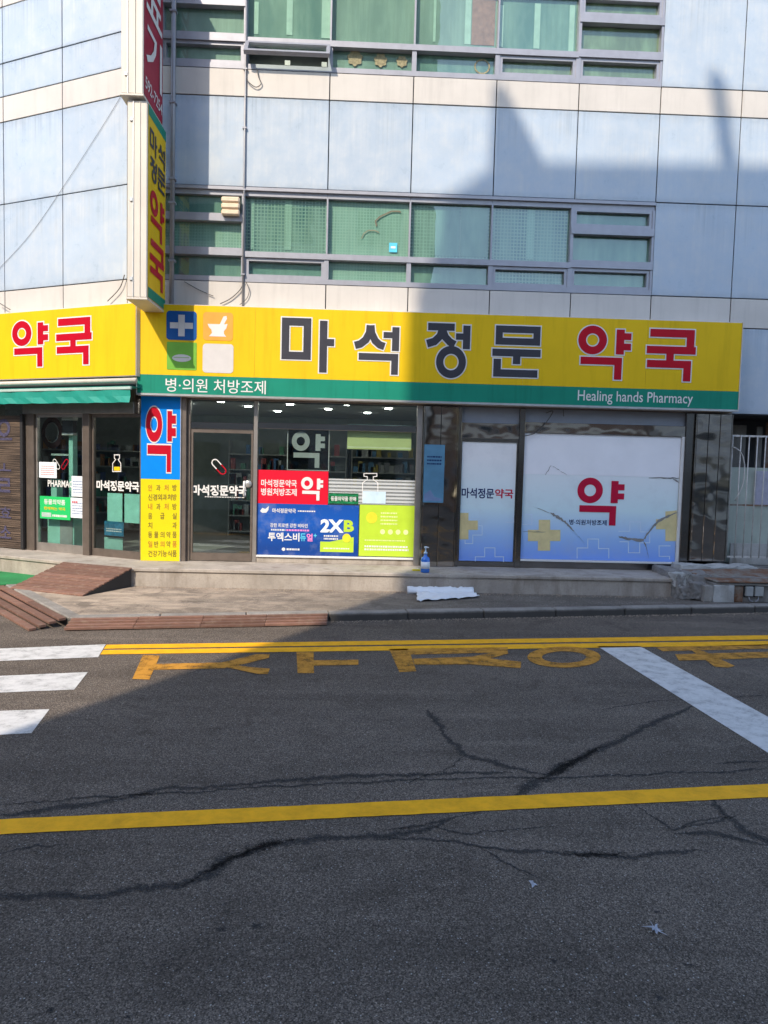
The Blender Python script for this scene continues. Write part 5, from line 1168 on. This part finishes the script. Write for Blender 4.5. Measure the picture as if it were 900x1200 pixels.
def low_row(name, label, x0, x1, y, h, mat, seed):  # unseen rows added to block the bright horizon in steel and glass reflections
    rnd = random.Random(seed); F = Fr((0, y, 0), (1, 0, 0), (0, 1, 0)); t = thing(name, label, 'building', ((x0+x1)/2, y-3, 0))
    MB().box(F, x0, x1, -6, 0, 0, h).build('wall', mat, t); MB().box(F, x0-.1, x1+.1, -6.1, .15, h+.001, h+.25).build('parapet', m_conc, t)
    x = x0+.6
    while x < x1-2.6:
        w = MB().box(F, x, x+2.0, .001, .06, .3, 2.6).build('window', m_alu, t); MB().box(F, x+.1, x+1.9, .061, .07, .4, 2.5).build('pane', m_pw, w)
        if h > 5: w = MB().box(F, x+.2, x+1.8, .001, .06, 4.0, 5.4).build('window', m_alu, t); MB().box(F, x+.3, x+1.7, .061, .07, 4.1, 5.3).build('pane', m_pw, w)
        x += 2.9
    MB().box(F, x0+.3, x1-.3, .001, .18, 2.85, 3.6).build('shop_fascia', [m_casing, m_pipe, m_trim][seed % 3], t)
low_row('added_building', 'unseen low brick building added across the street for reflections, with a cream fascia', 3.2, 12.0, -18.0, 7.2, plain('brown_brick_wall', (.20, .13, .10), .9, var=.3, scale=12), 3)
low_row('added_building', 'unseen low grey building added across the street for reflections, with a dark grey fascia', 12.6, 24.0, -18.5, 6.4, m_blk, 4)
low_row('added_building', 'unseen low tan building added across the side street for reflections, with a pale metal fascia', -21.0, -10.2, -21.0, 6.0, plain('tan_wall', (.30, .25, .20), .9), 5)
low_row('added_building', 'unseen far low building added down the street for reflections, with a cream fascia', -34.0, -22.0, -17.0, 5.5, plain('dull_red_wall', (.22, .12, .10), .9), 6)

# unseen building added so the corner doors mirror something dark
FS = Fr((-19.0, 0, 0), (0, 1, 0), (1, 0, 0)); sd = thing('added_building', 'unseen dark brick building added to darken the reflection in the corner doors', 'building', (-22, -5, 0))
MB().box(FS, -16, 7, -6, 0, 0, 9.0).build('wall', plain('dark_brick_wall', (.12, .09, .08), .9, var=.3, scale=10), sd); MB().box(FS, -16.1, 7.1, -6.1, .15, 9.001, 9.3).build('parapet', m_conc, sd)
for i in range(7):
    for z in (.4, 3.6, 6.4): w_ = MB().box(FS, -15.2+i*3.1, -13.2+i*3.1, .001, .06, z, z+1.9).build('window', m_alu, sd); MB().box(FS, -15.1+i*3.1, -13.3+i*3.1, .061, .07, z+.1, z+1.8).build('pane', m_pw, w_)
# upright blue patch with dark lines on the left steel column
b = FM.bx(496.5, 521, 520.5, 589, .1015); nt_ = MB().box(FM, b[0], b[1], .1005, .1035, b[2], b[3]).build('column_blue_patch', plain('column_blue', (.10, .25, .38), .35, var=.15, scale=4)); tag(nt_, 'upright blue patch on the steel column beside the bottle', 'notice')
lines(nt_, FM, sub(b, .15, .85, .18, .36), .105, m_navy, 3, .45, 41); flat(nt_, FM, [(b[0]+(b[1]-b[0])*x, b[3]-(b[3]-b[2])*y) for x, y in ((.05, .97), (.05, .86), (.35, .78), (.55, .9), (.9, .93), (.9, .97))], .105, m_inkb, 'wave_patch')
